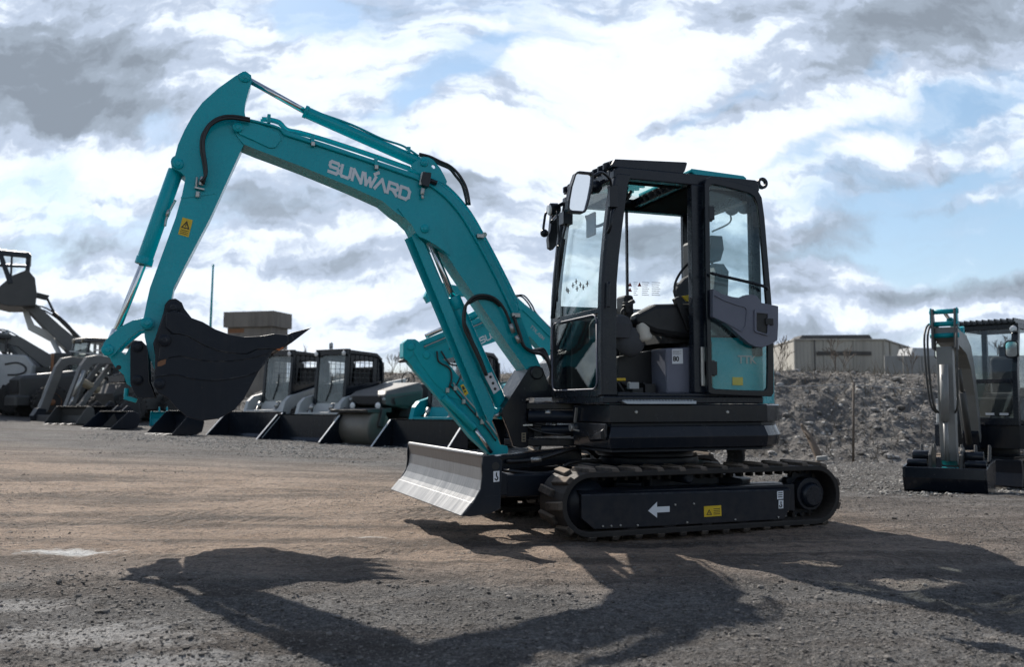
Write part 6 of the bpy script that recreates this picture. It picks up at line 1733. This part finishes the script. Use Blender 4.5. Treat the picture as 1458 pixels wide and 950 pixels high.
    for s in (1, -1):
        m = B(); m.prism([(1.62, .48), (1.70, .24), (1.90, .02), (2.26, .0), (2.40, .05), (2.50, .16), (2.55, .30), (2.54, .42), (2.2, .46)], s * .422, s * .442); P('side_plate', m, 'black', bk)
        m = B(); m.prism([(2.06, .35), (2.40, .30), (2.40, .56), (2.24, .66), (2.10, .60)], s * .15, s * .18); P('ear', m, 'greydark', bk)
        m = B(); m.cyl((2.2, s * .18, .54), (2.2, s * .38, .54), .06); m.cyl((2.34, s * .2, .46), (2.34, s * .42, .46), .045); P('hook_roller', m, 'black', bk, .004)
    for k in range(6):
        y = -.38 + .152 * k
        m = B(); m.bar((1.70, y, .44), (1.58, y, .64), .07, .03, (0, 1, 0)); P('bucket_tooth', m, 'greydark', bk)
mini_excavator()

# ---------------------------------------------------------------- fence, log, shrubs, buildings
def fence():
    px = [(3.2, 19.2), (6.62, 17.35), (9.9, 17.1), (13.6, 17.2)]
    root = thing('wire_fence', 'sagging strand of wire on thin weathered posts in front of the rubble bank', 'fence', (px[1][0], px[1][1], gz(*px[1])))
    o = Vector(root.location); tops = []
    for k, (x, y) in enumerate(px):
        z = gz(x, y)
        m = MB(); m.cyl(Vector((x, y, z - .1)) - o, Vector((x + .06, y, z + 1.56)) - o, .026, .022, 8); m.build('post', MT['twig'], root)
        tops.append(Vector((x + .06, y, z + 1.52)) - o)
    for a, b in zip(tops, tops[1:]):
        m = MB(); mid = (a + b) / 2 + Vector((0, 0, -.06)); m.tube([a, (a + mid) / 2 + Vector((0, 0, -.02)), mid, (b + mid) / 2 + Vector((0, 0, -.02)), b], .010, 6); m.build('wire', MT['wire'], root)
fence()

def log():
    a, b = at_depth(1141, 604, 17.6), at_depth(1166, 651, 17.2)
    m = MB(); m.tube([b - np.array([-.03, 0, .1]), b, (a + b) / 2 + np.array([.02, 0, .01]), a + np.array([.05, 0, -.1]), a], [.085, .08, .075, .07, .06, .05, .045, .03, .02], 9, 4)
    m.cyl((a + b) / 2, (a + b) / 2 + np.array([-.12, -.05, .16]), .03, .008, 7)
    tag(m.build('log', MT['wood']), 'broken leaning tree stump at the foot of the rubble bank', 'stump')
    p = at_depth(1168, 650, 16.8); m = MB(); m.loft([[(p[0] - .10, p[1] - .08, p[2] - .08), (p[0] + .13, p[1] - .06, p[2] - .08), (p[0] + .15, p[1] + .07, p[2] - .08), (p[0] - .06, p[1] + .09, p[2] - .08)], [(p[0] - .09, p[1] - .07, p[2] - .01), (p[0] + .12, p[1] - .05, p[2] + .012), (p[0] + .13, p[1] + .06, p[2] + .018), (p[0] - .05, p[1] + .08, p[2] - .004)]])
    tag(m.build('slab', MT['slab'], None, .01), 'flat pale piece of concrete beside the leaning stump', 'rubble slab')
log()

def branch(V, p, d, L, r, depth, rnd):
    if depth == 0 or L < .06: return
    q = p + d * L
    V.append((p, q, r))
    for k in range(rnd.randint(2, 3)):
        nd = (d + Vector((rnd.uniform(-.6, .6), rnd.uniform(-.6, .6), rnd.uniform(-.25, .45)))).normalized()
        branch(V, p + d * L * rnd.uniform(.45, 1.0), nd, L * rnd.uniform(.5, .78), r * .62, depth - 1, rnd)

def shrub(px, py, Y, h, seed, label, thin=False, n=3):
    rnd = random.Random(seed)
    p = at_depth(px, py, Y)
    m = MB()
    for k in range(n):
        V = []
        d = Vector((rnd.uniform(-.25, .25), rnd.uniform(-.2, .2), 1)).normalized()
        branch(V, Vector((rnd.uniform(-.15, .15) * n / 3, rnd.uniform(-.1, .1), -.3)), d, h * (.62 if thin else .45), (.009 if thin else .012) * h, 4 if thin else 6, rnd)
        for a, b, r in V: m.cyl(a, b, max(r, .006), max(r * .6, .005), 5, False)
    o = m.build('bare_shrub', MT['twig']); o.location = p
    tag(o, label, 'shrub', 'leafless shrubs on the bank')
shrub(1194, 522, 22.6, .95, 3, 'leafless bush on the bank in front of the pale hall')
shrub(1108, 526, 22.0, 1.0, 5, 'thin bare saplings on the bank beside the open cab door', True, 4)
shrub(1300, 521, 23.0, .7, 8, 'bare twigs on the bank between the hall and the small grey excavator', True, 2)
shrub(1420, 505, 24.0, .8, 12, 'bare shrub on the bank seen through the small cab', False, 3)
shrub(432, 512, 34.0, .62, 21, 'bare bush rising behind the loader without a beacon', True, 3)
shrub(566, 522, 31.0, .65, 22, 'bare bush on the bank between the compact loaders and the folded arm', True, 4)
shrub(590, 524, 30.0, .5, 23, 'low bare bush against the folded teal arm', False, 3)

def hall():
    Y = 100.0
    x0, x1 = (1132 - 729) / FOC * Y, (1260 - 729) / FOC * Y
    zt = CAM_H + (575 - 485) / FOC * Y
    root = thing('hall', 'long pale flat roofed hall standing on top of the rubble bank', 'building', ((x0 + x1) / 2, Y, 0))
    w = (x1 - x0) / 2; P = PP(root, .02)
    n = 3
    m = MB()
    m.loft([[(-w, 0, 0), (w, 0, 0), (w + 22, 34, 0), (-w + 3, 34, 0)], [(-w, 0, zt), (w, 0, zt), (w + 22, 34, zt), (-w + 3, 34, zt)]]); wl = P('wall', m, 'hall')
    for k in range(n + 1):
        x = -w + 2 * w * k / n
        m = MB(); m.box(x - .10, x + .10, -.12, .05, 0, zt + .05); P('pilaster', m, 'hall', wl)
    m = MB(); m.loft([[(-w - .12, -.2, zt + .003), (w + .12, -.2, zt + .003), (w + 22.1, 34.2, zt + .003), (-w + 2.9, 34.2, zt + .003)], [(-w - .12, -.2, zt + .16), (w + .12, -.2, zt + .16), (w + 22.1, 34.2, zt + .16), (-w + 2.9, 34.2, zt + .16)]]); P('roof', m, 'hall')
    m = MB(); m.loft([[(-w + .9, 1.5, zt + .16), (w - .6, 1.5, zt + .16), (w - .6, 5, zt + .16), (-w + .9, 5, zt + .16)], [(-w + 1.5, 1.8, zt + .72), (w - .9, 1.8, zt + .78), (w - .9, 4.8, zt + .78), (-w + 1.5, 4.8, zt + .72)]]); P('roof_structure', m, 'halldark')
    for k in range(24):
        x = -w + 2 * w * (k + .5) / 24
        m = MB(); m.box(x - .012, x + .012, -.02, .02, 0, zt - .05); P('cladding_seam', m, 'slab', wl)
    m = MB(); m.box(w * .1, w * .4, -.13, -.02, 2.0, 4.6); P('door', m, 'halldark', wl)
    m = MB(); m.cyl((-w + 2.2, -.2, 1.5), (-w + 2.2, -.2, zt), .07); P('downpipe', m, 'halldark', wl, 0)
    a, b = (1163 - 729) / FOC * Y - (x0 + x1) / 2, (1241 - 729) / FOC * Y - (x0 + x1) / 2
    m = MB(); m.box(a, b, -.14, -.05, CAM_H + (575 - 506.5) / FOC * Y, CAM_H + (575 - 501) / FOC * Y); wn = P('window', m, 'halldark')
    for k in range(6):
        c = (w + 22 * (k + .5) / 6, 34 * (k + .5) / 6)
        m = MB(); m.box(c[0] - .12, c[0] + .12, c[1] - .35, c[1] + .1, 0, zt - .02); P('pilaster', m, 'hall', wl)
hall()

def wall():
    Y = 92.0
    x0, x1 = (1259 - 729) / FOC * Y, (1420 - 729) / FOC * Y
    root = thing('boundary_wall', 'grey slab wall joining the pale hall above the bank', 'wall', ((x0 + x1) / 2, Y, 0))
    zt = CAM_H + (575 - 507) / FOC * Y; P = PP(root, .03); w = (x1 - x0) / 2
    for k in range(6):
        m = MB(); a, b = -w + 2 * w * k / 6, -w + 2 * w * (k + 1) / 6; m.box(a + .03, b - .03, -.1, .1, 0, zt); P('wall_slab', m, 'slab')
    m = MB(); m.loft([[(-w + 3.0, .6, zt - .1), (w * .2, .6, zt - .1), (w * .2, 4, zt - .1), (-w + 3, 4, zt - .1)], [(-w + 3.4, .8, zt + .9), (w * .1, .8, zt + .8), (w * .1, 4, zt + .8), (-w + 3.4, 4, zt + .9)]]); P('coping_shed', m, 'greylight')
wall()

def tower():
    Y = 90.0
    c = (366 - 729) / FOC * Y
    z = lambda py: CAM_H + (575 - py) / FOC * Y
    root = thing('concrete_tower', 'stained concrete block rising behind the parked loaders beside the thin mast', 'tower', (c, Y, 0), rz=R(-14))
    P = PP(root, .04)
    m = MB(); m.box(-2.5, 2.5, -1.6, 1.6, 0, z(468)); P('shaft', m, 'concrete')
    m = MB(); m.box(-2.8, 2.8, -1.9, 1.9, z(468) + .003, z(446)); up = P('head', m, 'concrete')
    m = MB(); m.box(-2.4, -.6, -1.606, -1.55, z(476), z(468) - .1); P('opening', m, 'rust')
tower()

def mast():
    a, b = at_depth(299.5, 470, 60), at_depth(303.5, 378, 60)
    root_z = 0.5
    m = MB(); dz = (b - a); foot = a - dz * ((a[2] - root_z) / dz[2])
    m.cyl(foot, a, .10, .085, 10); m.cyl(a, b, .085, .06, 10); m.ball(b, .09)
    tag(m.build('mast', MT['teal_dusty']), 'thin tall greenish mast rising beside the hanging black bucket', 'mast')
mast()
# ---------------------------------------------------------------- sky, sun, camera
SUN_EL, SUN_AZ = 40.0, -30.0        # degrees; azimuth from +Y, negative = towards -X
def world():
    w = bpy.data.worlds.new('World'); scene.world = w; w.use_nodes = True
    nt = w.node_tree; nt.nodes.clear(); g = G(nt)
    out = g.node('ShaderNodeOutputWorld'); bg = g.node('ShaderNodeBackground')
    sky = g.node('ShaderNodeTexSky', sky_type='NISHITA'); sky.sun_disc = False
    sky.sun_elevation = R(SUN_EL); sky.sun_rotation = R(SUN_AZ)
    sky.air_density = 1.0; sky.dust_density = .6; sky.ozone_density = 1.2
    d = g.coord('Generated')
    x, y, z = g.sep(d)
    # the plane of the sky ahead of the yard: u to the right, v up (tangents of the true directions)
    yy = g.m('MAXIMUM', g.m('ABSOLUTE', y), .12)
    u = g.m('DIVIDE', x, yy); v = g.m('DIVIDE', z, yy)
    ahead = g.ramp(y, -.05, .25)
    cb = g.node('ShaderNodeCombineXYZ'); g.put(cb.inputs[0], u); g.put(cb.inputs[1], v); g.put(cb.inputs[2], g.mul(y, 2.0)); uv = cb.outputs[0]
    wob = g.noise(uv, 3.2, 7, .60, out=1)
    wv = g.node('ShaderNodeVectorMath', operation='MULTIPLY_ADD'); g.put(wv.inputs[0], wob); wv.inputs[1].default_value = (.26, .15, 0)
    sh = g.node('ShaderNodeVectorMath', operation='SUBTRACT'); g.put(sh.inputs[0], uv); sh.inputs[1].default_value = (.13, .075, 0)
    g.put(wv.inputs[2], sh.outputs[0]); uw = wv.outputs[0]
    u0, v0 = u, v
    us, vs_, _ = g.sep(uw)
    u, v = us, vs_
    def blob(px, py, sx, sy, rot=0.0):
        cu, cv = (px - 729) / 1262, (575 - py) / 1262
        du, dv = g.sub(u, cu), g.sub(v, cv)
        c, s = math.cos(R(rot)), math.sin(R(rot))
        a = g.m('DIVIDE', g.add(g.mul(du, c), g.mul(dv, s)), sx / 1262)
        b = g.m('DIVIDE', g.sub(g.mul(dv, c), g.mul(du, s)), sy / 1262)
        return g.m('EXPONENT', g.mul(g.add(g.mul(a, a), g.mul(b, b)), -1.0))
    def total(items):
        r = None
        for it in items:
            k = it[-1]; q = g.mul(blob(*it[:-1]), k)
            r = q if r is None else g.add(r, q)
        return g.mul(r, ahead)
    # cloud fields
    cum = g.noise(g.mapping(uw, (1, 2.1, 1), (0, 0, 0), (.3, .1, 0)), 4.2, 9, .56)
    cum2 = g.noise(g.mapping(uw, (1, 1.7, 1), (0, 0, 0), (4.3, 2.1, 0)), 9.5, 8, .58)
    cum3 = g.noise(g.mapping(uw, (1, 1.5, 1), (0, 0, 0), (1.3, 7.1, 0)), 24, 6, .6)
    streak = g.noise(g.mapping(uw, (.55, 4.2, 1), (0, 0, R(22)), (2, 5, 0)), 3.2, 7, .58)
    fine = g.noise(g.mapping(uw, (.8, 3.4, 1), (0, 0, R(20)), (7, 1, 0)), 9, 6, .6)
    body = g.add(g.mul(cum, .52), g.mul(cum2, .32), g.mul(cum3, .16))
    veil = g.add(g.mul(streak, .65), g.mul(fine, .35))
    # how much cloud: base cover everywhere, more and less in places
    open_ = total([(415, 10, 40, 28, 0, .42), (625, 115, 95, 34, 30, .24), (1390, 338, 130, 44, 8, .5), (1180, 195, 200, 18, 20, .14), (1330, 262, 150, 16, 12, .18), (1030, 128, 120, 16, 24, .10), (40, 225, 60, 40, 0, .2), (1260, 90, 40, 26, 0, .2), (240, 165, 50, 22, 0, .16), (700, 70, 40, 26, 20, .12), (1400, 150, 90, 24, 10, .22)])
    cover = g.sub(g.add(g.mul(body, .50), g.mul(veil, .64), .0), open_)
    cover = g.add(cover, total([(1150, 150, 330, 70, 20, .10), (120, 90, 260, 120, 0, .25), (700, 300, 420, 120, 0, .14), (860, 120, 220, 90, 20, .16), (1250, 20, 260, 70, 0, .2), (600, 440, 900, 70, 0, .14)]))
    mask = g.ramp(cover, .42, .63, smooth=True, lo=.0)
    mask = g.m('MAXIMUM', mask, g.ramp(veil, .40, .62, lo=.0, hi=.40))
    # shading: bright where thin and near the sun, grey in the thick bases
    dark = total([(120, 85, 260, 90, -4, .58), (60, 150, 160, 50, 0, .20), (370, 285, 160, 26, 0, .24), (690, 290, 90, 34, -6, .40), (160, 345, 200, 22, 0, .30), (430, 380, 190, 18, 0, .20), (1280, 45, 200, 50, 4, .42), (1400, 90, 120, 50, 0, .25), (1180, 320, 120, 34, 8, .30), (1280, 415, 190, 24, 4, .36), (90, 440, 220, 22, 0, .22), (560, 455, 260, 20, 0, .22), (930, 350, 120, 40, 0, .18), (1180, 470, 300, 16, 0, .16), (500, 60, 90, 60, 0, .08)])
    lite = total([(860, 120, 170, 60, 24, .46), (560, 70, 110, 40, 20, .24), (1050, 200, 300, 34, 16, .34), (760, 190, 160, 26, 26, .22), (1250, 175, 200, 16, 14, .2), (470, 330, 240, 24, 0, .22), (90, 285, 130, 30, 0, .26), (200, 200, 90, 34, 0, .28), (760, 25, 120, 30, 0, .35), (620, 215, 120, 34, 20, .25), (1320, 385, 160, 16, 4, .24), (640, 400, 300, 18, 0, .16), (420, 100, 60, 34, 0, .2), (400, 490, 360, 24, 0, .22)])
    shade = g.add(g.mul(g.sub(body, .5), -2.0), g.mul(g.sub(cum3, .5), -.40), g.mul(g.sub(veil, .5), 2.5), .64)
    shade = g.add(g.sub(shade, dark), lite)
    lum = g.ramp(shade, .0, 1.0)
    nd = g.node('ShaderNodeValToRGB'); g.put(nd.inputs[0], lum)
    cr = nd.color_ramp; cr.interpolation = 'EASE'
    cr.elements[0].position = 0.0; cr.elements[0].color = (.225, .265, .32, 1)
    cr.elements[1].position = 1.0; cr.elements[1].color = (.80, .835, .88, 1)
    for p, c in ((.25, (.30, .355, .43)), (.5, (.44, .515, .64)), (.75, (.76, .83, .93))):
        e = cr.elements.new(p); e.color = (*c, 1)
    cloud = nd.outputs[0]
    blue = g.mix(g.ramp(v0, .0, .4), (.50, .64, .78), (.24, .45, .66))
    clear = g.mix(.55, blue, g.mix(1.0, sky.outputs[0], (.11, .11, .11), 'MULTIPLY'))
    front = g.mix(mask, clear, cloud)
    # the rest of the sky, behind the camera and overhead: open blue with unseen cloud added for fill light
    cov2 = g.ramp(g.noise(g.mapping(d, (1, 1, 2.2)), 2.6, 8, .58), .45, .57)
    rest = g.mix(g.mul(g.mul(cov2, .85), g.ramp(z, .30, .85, lo=1.0, hi=.22)), g.mix(1.0, sky.outputs[0], (.085, .085, .085), 'MULTIPLY'), (.64, .69, .77))  # unseen cloud brightens the shaded sides, thinned overhead to deepen shadows
    low = g.mul(ahead, g.ramp(z, .62, .40))
    col = g.mix(low, rest, front)
    g.put(bg.inputs[0], g.mix(1.0, col, (10, 10, 10), 'MULTIPLY')); bg.inputs[1].default_value = .1
    nt.links.new(bg.outputs[0], out.inputs[0])
world()

sl = bpy.data.lights.new('sun', 'SUN'); sl.energy = 5.0; sl.angle = R(.53); sl.color = (1.0, .94, .86)
so = bpy.data.objects.new('sun', sl); COL.objects.link(so)
e, a = R(SUN_EL), R(SUN_AZ)
sv = Vector((math.cos(e) * math.sin(a), math.cos(e) * math.cos(a), math.sin(e)))
so.rotation_euler = sv.to_track_quat('Z', 'Y').to_euler(); so.location = sv * 60

cd = bpy.data.cameras.new('camera'); co = bpy.data.objects.new('camera', cd); COL.objects.link(co)
co.location = (0, 0, CAM_H); co.rotation_euler = (PI / 2 + CAM_PITCH, 0, 0)
cd.sensor_fit = 'HORIZONTAL'; cd.sensor_width = 36; cd.lens = 36 * FOC / IMG_W
cd.clip_start = .05; cd.clip_end = 3000
cd.dof.use_dof = True; cd.dof.focus_distance = 6.2; cd.dof.aperture_fstop = 2.4
scene.camera = co
vs = scene.view_settings
vs.view_transform = 'Standard'; vs.look = 'None'; vs.gamma = 1; vs.exposure = .36; vs.use_curve_mapping = False
scene.cycles.max_bounces = 8; scene.cycles.transparent_max_bounces = 24; scene.cycles.glossy_bounces = 3; scene.cycles.diffuse_bounces = 3
scene.cycles.use_adaptive_sampling = True; scene.cycles.adaptive_threshold = .02
scene.cycles.caustics_reflective = False; scene.cycles.caustics_refractive = False
